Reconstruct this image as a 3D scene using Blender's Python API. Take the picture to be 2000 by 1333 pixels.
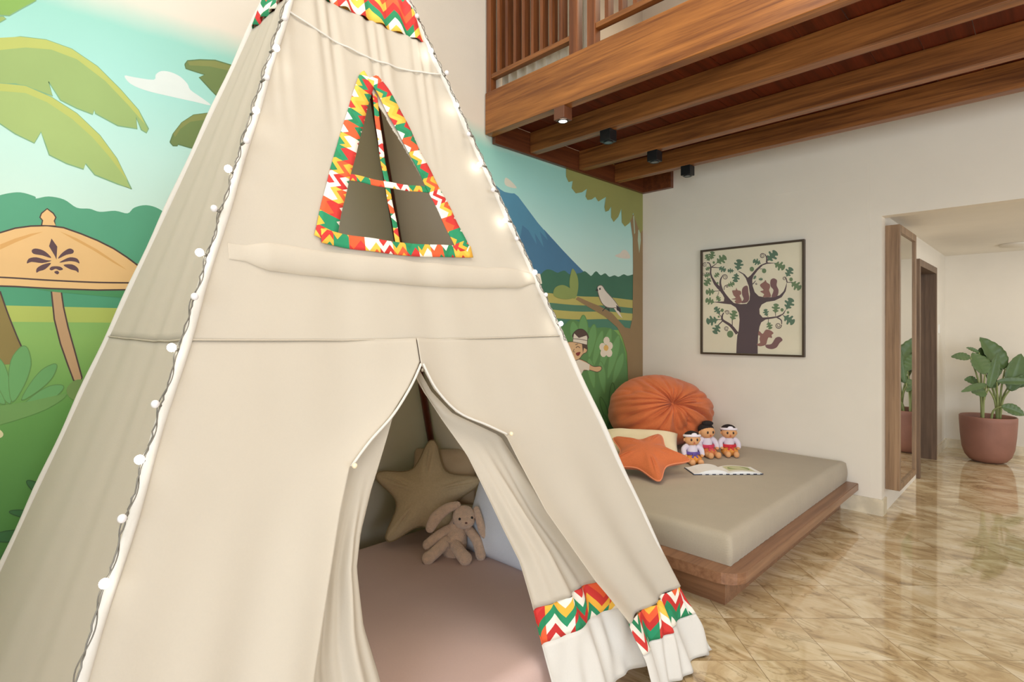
import bpy, bmesh, math, random
from math import sin, cos, pi, sqrt, radians, atan2, hypot
from mathutils import Vector, Matrix, noise
for o in list(bpy.data.objects): bpy.data.objects.remove(o)
C = bpy.context.scene.collection
SC = bpy.context.scene

# ------------------------------------------------------------------ camera
F, HZ, CH = 1055.0, 645.0, 1.5
cd = bpy.data.cameras.new('camera'); cam = bpy.data.objects.new('camera', cd); C.objects.link(cam)
cam.location = (0, 0, CH); cam.rotation_euler = (pi/2, 0, pi/4)
cd.sensor_width = 36; cd.lens = 36*F/2000; cd.shift_y = -(666.5-HZ)/2000; cd.clip_start = .02
SC.camera = cam
# ------------------------------------------------------------------ exposure, world, lights
SC.view_settings.view_transform = 'Standard'; SC.view_settings.look = 'None'
SC.view_settings.gamma = 1; SC.view_settings.exposure = 0.32
try: SC.view_settings.use_curve_mapping = False
except Exception: pass
W = bpy.data.worlds.new('sky'); SC.world = W; W.use_nodes = True
W.node_tree.nodes['Background'].inputs[0].default_value = (.84, .92, 1, 1)
W.node_tree.nodes['Background'].inputs[1].default_value = 1.0
def area(name, loc, rot, sx, sy, power, col):
    l = bpy.data.lights.new(name, 'AREA'); l.shape = 'RECTANGLE'; l.size = sx; l.size_y = sy; l.energy = power; l.color = col
    o = bpy.data.objects.new(name, l); C.objects.link(o); o.location = loc; o.rotation_euler = rot; return o
# daylight through the glass doors behind the camera, and the windows of the right-hand wall
area('daylight_doors', (2.1, -2.9, 1.45), (radians(90), 0, 0), 2.8, 2.4, 120, (.80, .89, 1))
area('daylight_window', (4.3, 0.6, 1.75), (radians(90), 0, radians(90)), 2.6, 2.0, 85, (.82, .90, 1))
area('ceiling_fill_light', (0.4, .9, 4.7), (0, 0, 0), 2.6, 2.6, 62, (1, .88, .74))  # added warm fill standing in for bounce from upstairs, no fixture here
area('high_fill_light', (-1.2, -.9, 4.3), (radians(62), 0, radians(20)), 1.6, 1.2, 34, (.95, .98, 1))  # added unseen lamp brightening the upper mural and tent top, no window here
area('loft_fill_light', (-1.6, 4.1, 4.9), (0, 0, 0), 1.2, 1.2, 22, (1, .84, .62))  # added unseen lamp brightening the curtains behind the railing
area('hall_lamp_light', (0.2, 7.0, 2.4), (0, 0, 0), .9, 1.6, 13, (1, .90, .76))
area('hall_window_light', (2.5, 7.4, 1.25), (radians(90), 0, radians(90)), 1.6, 1.7, 22, (.80, .90, 1))

# ------------------------------------------------------------------ pixel -> place
K = sqrt(.5)
def ray(u, v):
    r = (u-1000)/F; s = (HZ-v)/F
    return Vector((-K+K*r, K+K*r, s))
CC = Vector((0, 0, CH))
def onx(u, v, x): d = ray(u, v); return CC+d*(x/d.x)
def ony(u, v, y): d = ray(u, v); return CC+d*(y/d.y)
def onz(u, v, z): d = ray(u, v); return CC+d*((z-CH)/d.z)

# ------------------------------------------------------------------ materials
def lin(c):
    c = c/255.
    return c/12.92 if c <= .04045 else ((c+.055)/1.055)**2.4
def rgb(*c): return (lin(c[0]), lin(c[1]), lin(c[2]), 1)
MATS = {}
def mat(name, col, rough=.6, var=0., vscale=8, bump=0., bscale=60, metal=0, emit=0, spec=.5, transl=0, sheen=0, coat=0):
    if name in MATS: return MATS[name]
    m = bpy.data.materials.new(name); m.use_nodes = True; nt = m.node_tree; p = nt.nodes['Principled BSDF']
    col = rgb(*col); p.inputs['Base Color'].default_value = col
    p.inputs['Roughness'].default_value = rough; p.inputs['Metallic'].default_value = metal
    p.inputs['Specular IOR Level'].default_value = spec
    if sheen: p.inputs['Sheen Weight'].default_value = sheen
    if coat: p.inputs['Coat Weight'].default_value = coat
    tc = nt.nodes.new('ShaderNodeTexCoord')
    if var:
        n = nt.nodes.new('ShaderNodeTexNoise'); n.inputs['Scale'].default_value = vscale; n.inputs['Detail'].default_value = 4
        nt.links.new(tc.outputs['Object'], n.inputs['Vector'])
        r = nt.nodes.new('ShaderNodeValToRGB')
        r.color_ramp.elements[0].position = .3; r.color_ramp.elements[1].position = .7
        r.color_ramp.elements[0].color = tuple(x*(1-var) for x in col[:3])+(1,)
        r.color_ramp.elements[1].color = tuple(min(1, x*(1+var)) for x in col[:3])+(1,)
        nt.links.new(n.outputs['Fac'], r.inputs['Fac']); nt.links.new(r.outputs['Color'], p.inputs['Base Color'])
    if bump:
        n = nt.nodes.new('ShaderNodeTexNoise'); n.inputs['Scale'].default_value = bscale; n.inputs['Detail'].default_value = 3
        nt.links.new(tc.outputs['Object'], n.inputs['Vector'])
        b = nt.nodes.new('ShaderNodeBump'); b.inputs['Strength'].default_value = bump; b.inputs['Distance'].default_value = .01
        nt.links.new(n.outputs['Fac'], b.inputs['Height']); nt.links.new(b.outputs['Normal'], p.inputs['Normal'])
    if emit:
        p.inputs['Emission Color'].default_value = col; p.inputs['Emission Strength'].default_value = emit
    if transl:
        t = nt.nodes.new('ShaderNodeBsdfTranslucent'); t.inputs[0].default_value = col
        mx = nt.nodes.new('ShaderNodeMixShader'); mx.inputs[0].default_value = transl
        out = nt.nodes['Material Output']
        nt.links.new(p.outputs[0], mx.inputs[1]); nt.links.new(t.outputs[0], mx.inputs[2]); nt.links.new(mx.outputs[0], out.inputs[0])
    MATS[name] = m; return m

def wood(name, c1, c2, axis='X', rough=.4, scale=1., knots=True):
    if name in MATS: return MATS[name]
    m = bpy.data.materials.new(name); m.use_nodes = True; nt = m.node_tree; p = nt.nodes['Principled BSDF']
    tc = nt.nodes.new('ShaderNodeTexCoord'); mp = nt.nodes.new('ShaderNodeMapping')
    s = {'X': (.55, 14, 14), 'Y': (14, .55, 14), 'Z': (14, 14, .55)}[axis]
    mp.inputs['Scale'].default_value = [q*scale for q in s]
    nt.links.new(tc.outputs['Object'], mp.inputs['Vector'])
    n = nt.nodes.new('ShaderNodeTexNoise'); n.inputs['Scale'].default_value = 1.6; n.inputs['Detail'].default_value = 7; n.inputs['Roughness'].default_value = .62; n.inputs['Distortion'].default_value = .45
    nt.links.new(mp.outputs[0], n.inputs['Vector'])
    n2 = nt.nodes.new('ShaderNodeTexNoise'); n2.inputs['Scale'].default_value = 9; n2.inputs['Detail'].default_value = 5
    nt.links.new(mp.outputs[0], n2.inputs['Vector'])
    ad = nt.nodes.new('ShaderNodeMath'); ad.operation = 'MULTIPLY_ADD'; ad.inputs[1].default_value = .3
    nt.links.new(n2.outputs['Fac'], ad.inputs[0]); nt.links.new(n.outputs['Fac'], ad.inputs[2])
    r = nt.nodes.new('ShaderNodeValToRGB'); e = r.color_ramp.elements
    e[0].position = .48; e[0].color = rgb(*c1); e[1].position = .82; e[1].color = rgb(*c2)
    nt.links.new(ad.outputs[0], r.inputs['Fac']); nt.links.new(r.outputs['Color'], p.inputs['Base Color'])
    p.inputs['Roughness'].default_value = rough
    b = nt.nodes.new('ShaderNodeBump'); b.inputs['Strength'].default_value = .15; b.inputs['Distance'].default_value = .004
    nt.links.new(ad.outputs[0], b.inputs['Height']); nt.links.new(b.outputs['Normal'], p.inputs['Normal'])
    MATS[name] = m; return m

def fabric(name, col, transl=.0, weave=700, rough=.85, slub=.06, strength=.25):
    """woven cloth: UV in metres drives fine warp and weft threads"""
    if name in MATS: return MATS[name]
    m = bpy.data.materials.new(name); m.use_nodes = True; nt = m.node_tree; p = nt.nodes['Principled BSDF']
    col = rgb(*col); p.inputs['Roughness'].default_value = rough; p.inputs['Specular IOR Level'].default_value = .25
    p.inputs['Sheen Weight'].default_value = .15
    tc = nt.nodes.new('ShaderNodeTexCoord'); src = tc.outputs['Object']
    n = nt.nodes.new('ShaderNodeTexNoise'); n.inputs['Scale'].default_value = weave/3; n.inputs['Detail'].default_value = 2
    nt.links.new(src, n.inputs['Vector'])
    n2 = nt.nodes.new('ShaderNodeTexNoise'); n2.inputs['Scale'].default_value = 5; n2.inputs['Detail'].default_value = 5
    nt.links.new(src, n2.inputs['Vector'])
    r = nt.nodes.new('ShaderNodeValToRGB'); e = r.color_ramp.elements; e[0].position = .3; e[1].position = .7
    e[0].color = tuple(x*(1-slub) for x in col[:3])+(1,); e[1].color = tuple(min(1, x*(1+slub)) for x in col[:3])+(1,)
    mxv = nt.nodes.new('ShaderNodeMath'); mxv.operation = 'MULTIPLY_ADD'; mxv.inputs[1].default_value = .5
    hv = nt.nodes.new('ShaderNodeMath'); hv.operation = 'MULTIPLY'; hv.inputs[1].default_value = .5
    nt.links.new(n2.outputs['Fac'], hv.inputs[0])
    nt.links.new(n.outputs['Fac'], mxv.inputs[0]); nt.links.new(hv.outputs[0], mxv.inputs[2])
    nt.links.new(mxv.outputs[0], r.inputs['Fac']); nt.links.new(r.outputs['Color'], p.inputs['Base Color'])
    b = nt.nodes.new('ShaderNodeBump'); b.inputs['Strength'].default_value = strength; b.inputs['Distance'].default_value = .002
    nt.links.new(n.outputs['Fac'], b.inputs['Height']); nt.links.new(b.outputs['Normal'], p.inputs['Normal'])
    if transl:
        t = nt.nodes.new('ShaderNodeBsdfTranslucent'); t.inputs[0].default_value = col
        mx = nt.nodes.new('ShaderNodeMixShader'); mx.inputs[0].default_value = transl
        nt.links.new(p.outputs[0], mx.inputs[1]); nt.links.new(t.outputs[0], mx.inputs[2]); nt.links.new(mx.outputs[0], nt.nodes['Material Output'].inputs[0])
    MATS[name] = m; return m

def chevron(name, period=.09, stripe=.028):
    """zigzag printed cotton, drawn from the UV map in metres"""
    m = bpy.data.materials.new(name); m.use_nodes = True; nt = m.node_tree; p = nt.nodes['Principled BSDF']
    N = nt.nodes.new; L = nt.links.new
    def mth(op, a, b=None, c=None):
        q = N('ShaderNodeMath'); q.operation = op
        for i, x in enumerate((a, b, c)):
            if x is None: continue
            if isinstance(x, (int, float)): q.inputs[i].default_value = x
            else: L(x, q.inputs[i])
        return q.outputs[0]
    uv = N('ShaderNodeUVMap'); sp = N('ShaderNodeSeparateXYZ'); L(uv.outputs[0], sp.inputs[0])
    x, y = sp.outputs[0], sp.outputs[1]
    tri = mth('PINGPONG', x, period/2)
    t = mth('DIVIDE', mth('MULTIPLY_ADD', tri, 1.25, y), stripe)
    cell = mth('FLOOR', t); blk = mth('FLOOR', mth('DIVIDE', mth('ADD', x, period/4), period))
    cb = N('ShaderNodeCombineXYZ'); L(cell, cb.inputs[0]); L(blk, cb.inputs[1])
    wn = N('ShaderNodeTexWhiteNoise'); wn.noise_dimensions = '2D'; L(cb.outputs[0], wn.inputs['Vector'])
    r = N('ShaderNodeValToRGB'); r.color_ramp.interpolation = 'CONSTANT'; e = r.color_ramp.elements
    cols = [(30, 130, 84), (238, 178, 60), (196, 44, 40), (240, 232, 218), (228, 92, 48), (34, 140, 96), (240, 232, 218), (240, 190, 74), (205, 52, 46)]
    e[0].color = rgb(*cols[0]); e[1].position = 1/len(cols); e[1].color = rgb(*cols[1])
    for i in range(2, len(cols)): q = e.new(i/len(cols)); q.color = rgb(*cols[i])
    L(wn.outputs['Value'], r.inputs['Fac']); L(r.outputs['Color'], p.inputs['Base Color'])
    p.inputs['Roughness'].default_value = .8
    MATS[name] = m; return m

def marble():
    m = bpy.data.materials.new('marble_tiles'); m.use_nodes = True; nt = m.node_tree; p = nt.nodes['Principled BSDF']
    N = nt.nodes.new; L = nt.links.new
    tc = N('ShaderNodeTexCoord'); mp = N('ShaderNodeMapping'); mp.inputs['Rotation'].default_value = (0, 0, radians(-45)); L(tc.outputs['Object'], mp.inputs['Vector'])
    # after -45 deg: x' = lateral, y' = depth away from the doors
    br = N('ShaderNodeTexBrick'); br.offset = 0; br.squash = 1
    mp2 = N('ShaderNodeMapping'); mp2.inputs['Location'].default_value = (-.02, .07, 0); L(mp.outputs[0], mp2.inputs['Vector']); L(mp2.outputs[0], br.inputs['Vector'])
    br.inputs['Scale'].default_value = 1; br.inputs['Brick Width'].default_value = .36; br.inputs['Row Height'].default_value = .36; br.inputs['Mortar Size'].default_value = .0018
    br.inputs['Color1'].default_value = (0, 0, 0, 1); br.inputs['Color2'].default_value = (1, 1, 1, 1); br.inputs['Mortar'].default_value = (.5, .5, .5, 1)
    br.inputs['Bias'].default_value = 0
    # each tile shifts the veining
    sc = N('ShaderNodeVectorMath'); sc.operation = 'SCALE'; sc.inputs['Scale'].default_value = 7.3; L(br.outputs['Color'], sc.inputs[0])
    mv = N('ShaderNodeMapping'); mv.inputs['Rotation'].default_value = (0, 0, radians(-20)); mv.inputs['Scale'].default_value = (1.0, 2.3, 1); L(tc.outputs['Object'], mv.inputs['Vector'])
    ad = N('ShaderNodeVectorMath'); ad.operation = 'ADD'; L(mv.outputs[0], ad.inputs[0]); L(sc.outputs[0], ad.inputs[1])
    n1 = N('ShaderNodeTexNoise'); n1.inputs['Scale'].default_value = 1.7; n1.inputs['Detail'].default_value = 9; n1.inputs['Roughness'].default_value = .62; n1.inputs['Distortion'].default_value = 1.5; L(ad.outputs[0], n1.inputs['Vector'])
    r1 = N('ShaderNodeValToRGB'); e = r1.color_ramp.elements
    e[0].position = .30; e[0].color = rgb(152, 126, 90); e[1].position = .68; e[1].color = rgb(236, 222, 194)
    q = e.new(.44); q.color = rgb(200, 174, 132); q = e.new(.54); q.color = rgb(222, 202, 164)
    L(n1.outputs['Fac'], r1.inputs['Fac'])
    n2 = N('ShaderNodeTexNoise'); n2.inputs['Scale'].default_value = 2.6; n2.inputs['Detail'].default_value = 7; n2.inputs['Distortion'].default_value = 1.6; L(ad.outputs[0], n2.inputs['Vector'])
    ab = N('ShaderNodeMath'); ab.operation = 'SUBTRACT'; ab.inputs[1].default_value = .5; L(n2.outputs['Fac'], ab.inputs[0])
    ab2 = N('ShaderNodeMath'); ab2.operation = 'ABSOLUTE'; L(ab.outputs[0], ab2.inputs[0])
    r2 = N('ShaderNodeValToRGB'); r2.color_ramp.elements[0].position = 0; r2.color_ramp.elements[0].color = (.62, .58, .52, 1); r2.color_ramp.elements[1].position = .022; r2.color_ramp.elements[1].color = (1, 1, 1, 1)
    L(ab2.outputs[0], r2.inputs['Fac'])
    mu = N('ShaderNodeMix'); mu.data_type = 'RGBA'; mu.blend_type = 'MULTIPLY'; mu.inputs['Factor'].default_value = .8; L(r1.outputs['Color'], mu.inputs['A']); L(r2.outputs['Color'], mu.inputs['B'])
    mo = N('ShaderNodeMix'); mo.data_type = 'RGBA'; mo.blend_type = 'MIX'; L(br.outputs['Fac'], mo.inputs['Factor']); L(mu.outputs['Result'], mo.inputs['A']); mo.inputs['B'].default_value = rgb(150, 126, 90)
    L(mo.outputs['Result'], p.inputs['Base Color'])
    p.inputs['Roughness'].default_value = .07; p.inputs['IOR'].default_value = 1.55; p.inputs['Coat Weight'].default_value = .5; p.inputs['Coat Roughness'].default_value = .04
    MATS['marble'] = m; return m

# ------------------------------------------------------------------ mesh helpers
def obj(name, bm, m, parent=None, smooth=True, mats=None):
    me = bpy.data.meshes.new(name); bm.normal_update(); bm.to_mesh(me); bm.free()
    for q in (mats or [m]): me.materials.append(q)
    if smooth: me.polygons.foreach_set('use_smooth', [True]*len(me.polygons))
    o = bpy.data.objects.new(name, me); C.objects.link(o)
    if parent: o.parent = parent
    return o
def thing(name, label, cat, loc=(0, 0, 0), rotz=0, group=None):
    o = bpy.data.objects.new(name, None); C.objects.link(o); o.location = loc; o.rotation_euler = (0, 0, rotz); o.empty_display_size = .1
    o['label'] = label; o['category'] = cat
    if group: o['group'] = group
    return o
def tag(o, label, cat, group=None):
    o['label'] = label; o['category'] = cat
    if group: o['group'] = group
    return o
def struct(name, bm, m, parent=None, smooth=False, mats=None):
    o = obj(name, bm, m, parent, smooth, mats); o['kind'] = 'structure'; return o
def box(bm, x0, x1, y0, y1, z0, z1, bev=0, mi=0, mtx=None):
    vs = [bm.verts.new((x, y, z)) for x in (x0, x1) for y in (y0, y1) for z in (z0, z1)]
    if mtx:
        for v in vs: v.co = mtx @ v.co
    fs = [bm.faces.new([vs[i] for i in q]) for q in ((0, 1, 3, 2), (4, 6, 7, 5), (0, 4, 5, 1), (2, 3, 7, 6), (0, 2, 6, 4), (1, 5, 7, 3))]
    for f in fs: f.material_index = mi
    if bev:
        es = list({e for f in fs for e in f.edges})
        bmesh.ops.bevel(bm, geom=es, offset=bev, segments=2, profile=.5, affect='EDGES')
    return vs
def B(*a, **k):
    bm = bmesh.new(); box(bm, *a, **k); return bm
def tube(bm, pts, r, seg=8, caps=True, mi=0):
    pts = [Vector(p) for p in pts]; n = len(pts)
    rr = r if isinstance(r, (list, tuple)) else [r]*n
    up = Vector((0, 0, 1)); rings = []; prev = None
    for i, p in enumerate(pts):
        d = (pts[min(i+1, n-1)]-pts[max(i-1, 0)])
        if d.length < 1e-9: d = Vector((0, 0, 1))
        d.normalize()
        if prev is None:
            a = d.cross(up)
            if a.length < .1: a = d.cross(Vector((1, 0, 0)))
        else: a = prev-d*prev.dot(d)
        a.normalize(); prev = a; b = d.cross(a)
        rings.append([bm.verts.new(p+(a*cos(2*pi*k/seg)+b*sin(2*pi*k/seg))*rr[i]) for k in range(seg)])
    for i in range(n-1):
        for k in range(seg):
            f = bm.faces.new((rings[i][k], rings[i][(k+1) % seg], rings[i+1][(k+1) % seg], rings[i+1][k])); f.material_index = mi
    if caps:
        for rg in (rings[0][::-1], rings[-1]): f = bm.faces.new(rg); f.material_index = mi
def ball(bm, c, r, sx=1, sy=1, sz=1, seg=16, rings=10, mtx=None, mi=0, fn=None):
    c = Vector(c); M = mtx or Matrix.Identity(3); rows = []
    for i in range(rings+1):
        th = pi*i/rings; row = []
        for k in range(seg if 0 < i < rings else 1):
            ph = 2*pi*k/seg; p = Vector((sin(th)*cos(ph)*sx, sin(th)*sin(ph)*sy, cos(th)*sz))*r
            if fn: p = fn(p)
            row.append(bm.verts.new(c+M@p))
        rows.append(row)
    for i in range(rings):
        a, b = rows[i], rows[i+1]
        for k in range(seg):
            k2 = (k+1) % seg
            if len(a) == 1: f = bm.faces.new((a[0], b[k], b[k2]))
            elif len(b) == 1: f = bm.faces.new((a[k], b[0], a[k2]))
            else: f = bm.faces.new((a[k], b[k], b[k2], a[k2]))
            f.material_index = mi
def lathe(bm, prof, seg=40, c=(0, 0, 0), cap=False):
    c = Vector(c); rs = [[bm.verts.new(c+Vector((r*cos(2*pi*k/seg), r*sin(2*pi*k/seg), z))) for k in range(seg)] for r, z in prof]
    for i in range(len(rs)-1):
        for k in range(seg): bm.faces.new((rs[i][k], rs[i][(k+1) % seg], rs[i+1][(k+1) % seg], rs[i+1][k]))
    if cap: bm.faces.new(rs[0][::-1]); bm.faces.new(rs[-1])
def smoothpts(pts, closed=False, n=6):
    out = []; N = len(pts); P = [tuple(p) for p in pts]
    rng = range(N) if closed else range(N-1)
    for i in rng:
        if closed: p0, p1, p2, p3 = P[(i-1) % N], P[i], P[(i+1) % N], P[(i+2) % N]
        else: p0, p1, p2, p3 = P[max(i-1, 0)], P[i], P[i+1], P[min(i+2, N-1)]
        for j in range(n):
            t = j/n
            out.append(tuple(.5*((2*b)+(-a+c)*t+(2*a-5*b+4*c-d)*t*t+(-a+3*b-3*c+d)*t**3) for a, b, c, d in zip(p0, p1, p2, p3)))
    if not closed: out.append(P[-1])
    return out
def catmull3(pts, n=6): return [Vector(p) for p in smoothpts([tuple(q) for q in pts], False, n)]
def grid(bm, fn, nu, nv, uvfn=None, mi=0):
    """fn(i/nu, j/nv) -> point"""
    lay = bm.loops.layers.uv.verify() if uvfn else None
    V = [[bm.verts.new(fn(i/nu, j/nv)) for i in range(nu+1)] for j in range(nv+1)]
    for j in range(nv):
        for i in range(nu):
            f = bm.faces.new((V[j][i], V[j][i+1], V[j+1][i+1], V[j+1][i])); f.material_index = mi
            if lay:
                for l, (a, b) in zip(f.loops, ((i, j), (i+1, j), (i+1, j+1), (i, j+1))): l[lay].uv = uvfn(a/nu, b/nv)
    return V
def interp(poly, w):
    """poly of (a, w) sorted by w -> a"""
    if w <= poly[0][1]: return poly[0][0]
    for (a0, w0), (a1, w1) in zip(poly, poly[1:]):
        if w <= w1: return a0+(a1-a0)*(w-w0)/(w1-w0+1e-9)
    return poly[-1][0]

# ------------------------------------------------------------------ painting helper (flat art that belongs on a flat surface)
class Paint:
    def __init__(s, to3, normal, smap=lambda x, y: (x, y), lift=0):
        s.lift = lift
        s.bm = bmesh.new(); s.to3 = to3; s.n = Vector(normal); s.mats = []; s.k = 0; s.smap = smap
    def mi(s, m):
        if m not in s.mats: s.mats.append(m)
        return s.mats.index(m)
    def col(s, c):
        if s.lift: g = sum(c)/3; c = tuple(int(round(x+(g-x)*.10+(255-x)*s.lift)) for x in c)
        return m_ if (m_ := MATS.get('paint_%d_%d_%d' % tuple(c))) else mat('paint_%d_%d_%d' % tuple(c), c, .65, var=.05, vscale=3)
    def face(s, P3, m):
        s.k += 1; off = s.n*(0.0006+.00003*s.k)
        vs = []
        for p in P3:
            q = Vector(p)+off
            if not vs or (vs[-1].co-q).length > 1e-5: vs.append(s.bm.verts.new(q))
        if len(vs) < 3: return
        f = s.bm.faces.new(vs); f.material_index = s.mi(m); f.normal_update()
        if f.normal.dot(s.n) < 0: f.normal_flip()
        if len(vs) > 4: bmesh.ops.triangulate(s.bm, faces=[f], ngon_method='EAR_CLIP')
    def poly(s, pts, c, sm=False, n=5):
        if sm: pts = smoothpts(pts, True, n)
        m = c if not isinstance(c, tuple) else s.col(c)
        s.face([s.to3(*s.smap(*p)) for p in pts], m)
    def line(s, pts, c, w=1.5, sm=True, taper=False, n=6):
        if sm: pts = smoothpts(pts, False, n)
        L_, R_ = [], []; N = len(pts)
        for i, (x, y) in enumerate(pts):
            x0, y0 = pts[max(i-1, 0)]; x1, y1 = pts[min(i+1, N-1)]
            dx, dy = x1-x0, y1-y0; l = hypot(dx, dy) or 1
            ww = w[0]+(w[1]-w[0])*i/(N-1) if isinstance(w, tuple) else w
            L_.append((x-dy/l*ww/2, y+dx/l*ww/2)); R_.append((x+dy/l*ww/2, y-dx/l*ww/2))
        m = c if not isinstance(c, tuple) else s.col(c); s.k += 1; off = s.n*(0.0006+.00003*s.k)
        a = [s.bm.verts.new(Vector(s.to3(*s.smap(*p)))+off) for p in L_]; b = [s.bm.verts.new(Vector(s.to3(*s.smap(*p)))+off) for p in R_]
        for i in range(N-1):
            f = s.bm.faces.new((a[i], a[i+1], b[i+1], b[i])); f.material_index = s.mi(m); f.normal_update()
            if f.normal.dot(s.n) < 0: f.normal_flip()
    def outline(s, pts, fill, edge, w=2., sm=True, n=5):
        s.poly(pts, fill, sm, n); q = smoothpts(pts, True, n) if sm else list(pts)
        s.line(q+[q[0]], edge, w, sm=False)
    def build(s, name, parent): return obj(name, s.bm, None, parent, smooth=False, mats=s.mats)

# ------------------------------------------------------------------ room shell
XW, YW = -3.17, 5.19                       # mural wall and picture wall
OPX, LZ, HY = -.973, 2.42, 8.85            # opening edge, lintel height, hall end wall
XR, YF, ZC = 4.6, -3.2, 5.3
m_white = mat('warm_white_wall', (234, 226, 212), .75, var=.02, vscale=3, bump=.08, bscale=120)
m_mar = marble()
bm = bmesh.new(); box(bm, XW-.2, XR, YF, HY+.2, -.1, 0); struct('floor', bm, m_mar)
struct('ceiling', B(XW-.2, XR, YF, YW+.2, ZC, ZC+.1), m_white)
wl = struct('wall_left', B(XW-.2, XW, YF, YW+.2, 0, ZC), m_white)
def wallback_mat():
    m = mat('panelled_white_wall', (236, 227, 212), .75, var=.02, vscale=3); nt = m.node_tree; p = nt.nodes['Principled BSDF']
    return m
bm = bmesh.new()
box(bm, XW, OPX, YW, YW+.12, 0, ZC); box(bm, OPX, XR, YW, YW+.12, LZ, ZC)
gx = ony(1695, 500, YW).x; gz = ony(1500, 383, YW).z
box(bm, gx-.0035, gx-.001, YW-.0012, YW, .13, 2.95); box(bm, gx+.012, gx+.0145, YW-.0012, YW, .13, 2.95)
box(bm, XW, gx, YW-.0012, YW, gz, gz+.0025)
struct('wall_back', bm, wallback_mat())
bm = bmesh.new(); box(bm, OPX-.16, OPX, YW+.12, 6.78, 0, LZ+.12); box(bm, OPX-.16, OPX, 7.9, HY, 0, LZ+.12); box(bm, OPX-.16, OPX, 6.78, 7.9, 2.19, LZ+.12)
struct('wall_hall_side', bm, m_white)
struct('wall_hall_end', B(OPX, XR, HY, HY+.12, 0, LZ+.12), m_white)
struct('ceiling_hall', B(OPX, XR, YW+.12, HY, LZ+.03, LZ+.12), m_white)
struct('wall_hall_far_side', B(2.6, 2.72, YW+.12, HY, 0, LZ+.03), m_white)
# walls behind the camera with the openings daylight comes through
bm = bmesh.new(); y0, y1 = YF, YF+.15
box(bm, XW, -1., -1.35, -1.2, 0, ZC); box(bm, -1.15, -1., y0, -1.35, 0, ZC); box(bm, -1., .6, y0, y1, 0, ZC); box(bm, 3.6, XR, y0, y1, 0, ZC); box(bm, .6, 3.6, y0, y1, 2.75, ZC)  # stub wall left of the camera added to keep door light off the tent
struct('wall_front', bm, m_white)
bm = bmesh.new(); box(bm, XR, XR+.15, YF, -.8, 0, ZC); box(bm, XR, XR+.15, 2., YW+.2, 0, ZC); box(bm, XR, XR+.15, -.8, 2., 0, .7); box(bm, XR, XR+.15, -.8, 2., 2.8, ZC)
struct('wall_right', bm, m_white)
m_teak = wood('teak_frame', (122, 84, 52), (160, 116, 78), 'Z', .45)
bm = bmesh.new()
for x in (.6, 1.34, 2.07, 2.8, 3.54): box(bm, x, x+.06, YF+.03, YF+.1, 0, 2.75)
box(bm, .6, 3.6, YF+.03, YF+.1, 2.69, 2.75); box(bm, .6, 3.6, YF+.03, YF+.1, 0, .06)
struct('window_1', bm, m_teak)
bm = bmesh.new()
for y in (-.8, .57, 1.94): box(bm, XR+.03, XR+.1, y, y+.06, .7, 2.8)
box(bm, XR+.03, XR+.1, -.8, 2, .7, .76); box(bm, XR+.03, XR+.1, -.8, 2, 2.74, 2.8)
struct('window_2', bm, m_teak)
bm = bmesh.new()
for y in (6.5, 7.36, 8.24): box(bm, 2.52, 2.598, y, y+.06, .3, 2.2)
box(bm, 2.52, 2.598, 6.56, 8.24, .3, .36); box(bm, 2.52, 2.598, 6.56, 8.24, 2.14, 2.2)
struct('window_3', bm, m_teak)
m_base = mat('marble_skirting', (226, 214, 188), .12, var=.16, vscale=9)
struct('baseboard_back', B(-1.3, OPX+.012, YW-.018, YW-.001, 0, .13), m_base)
struct('baseboard_opening', B(OPX, OPX+.014, YW, YW+.125, 0, .13), m_base)
struct('baseboard_hall_end', B(OPX+.001, 2.6, HY-.016, HY, 0, .11), m_base)
struct('baseboard_hall_side', B(OPX, OPX+.014, 8.0, HY-.016, 0, .11), m_base)

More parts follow.
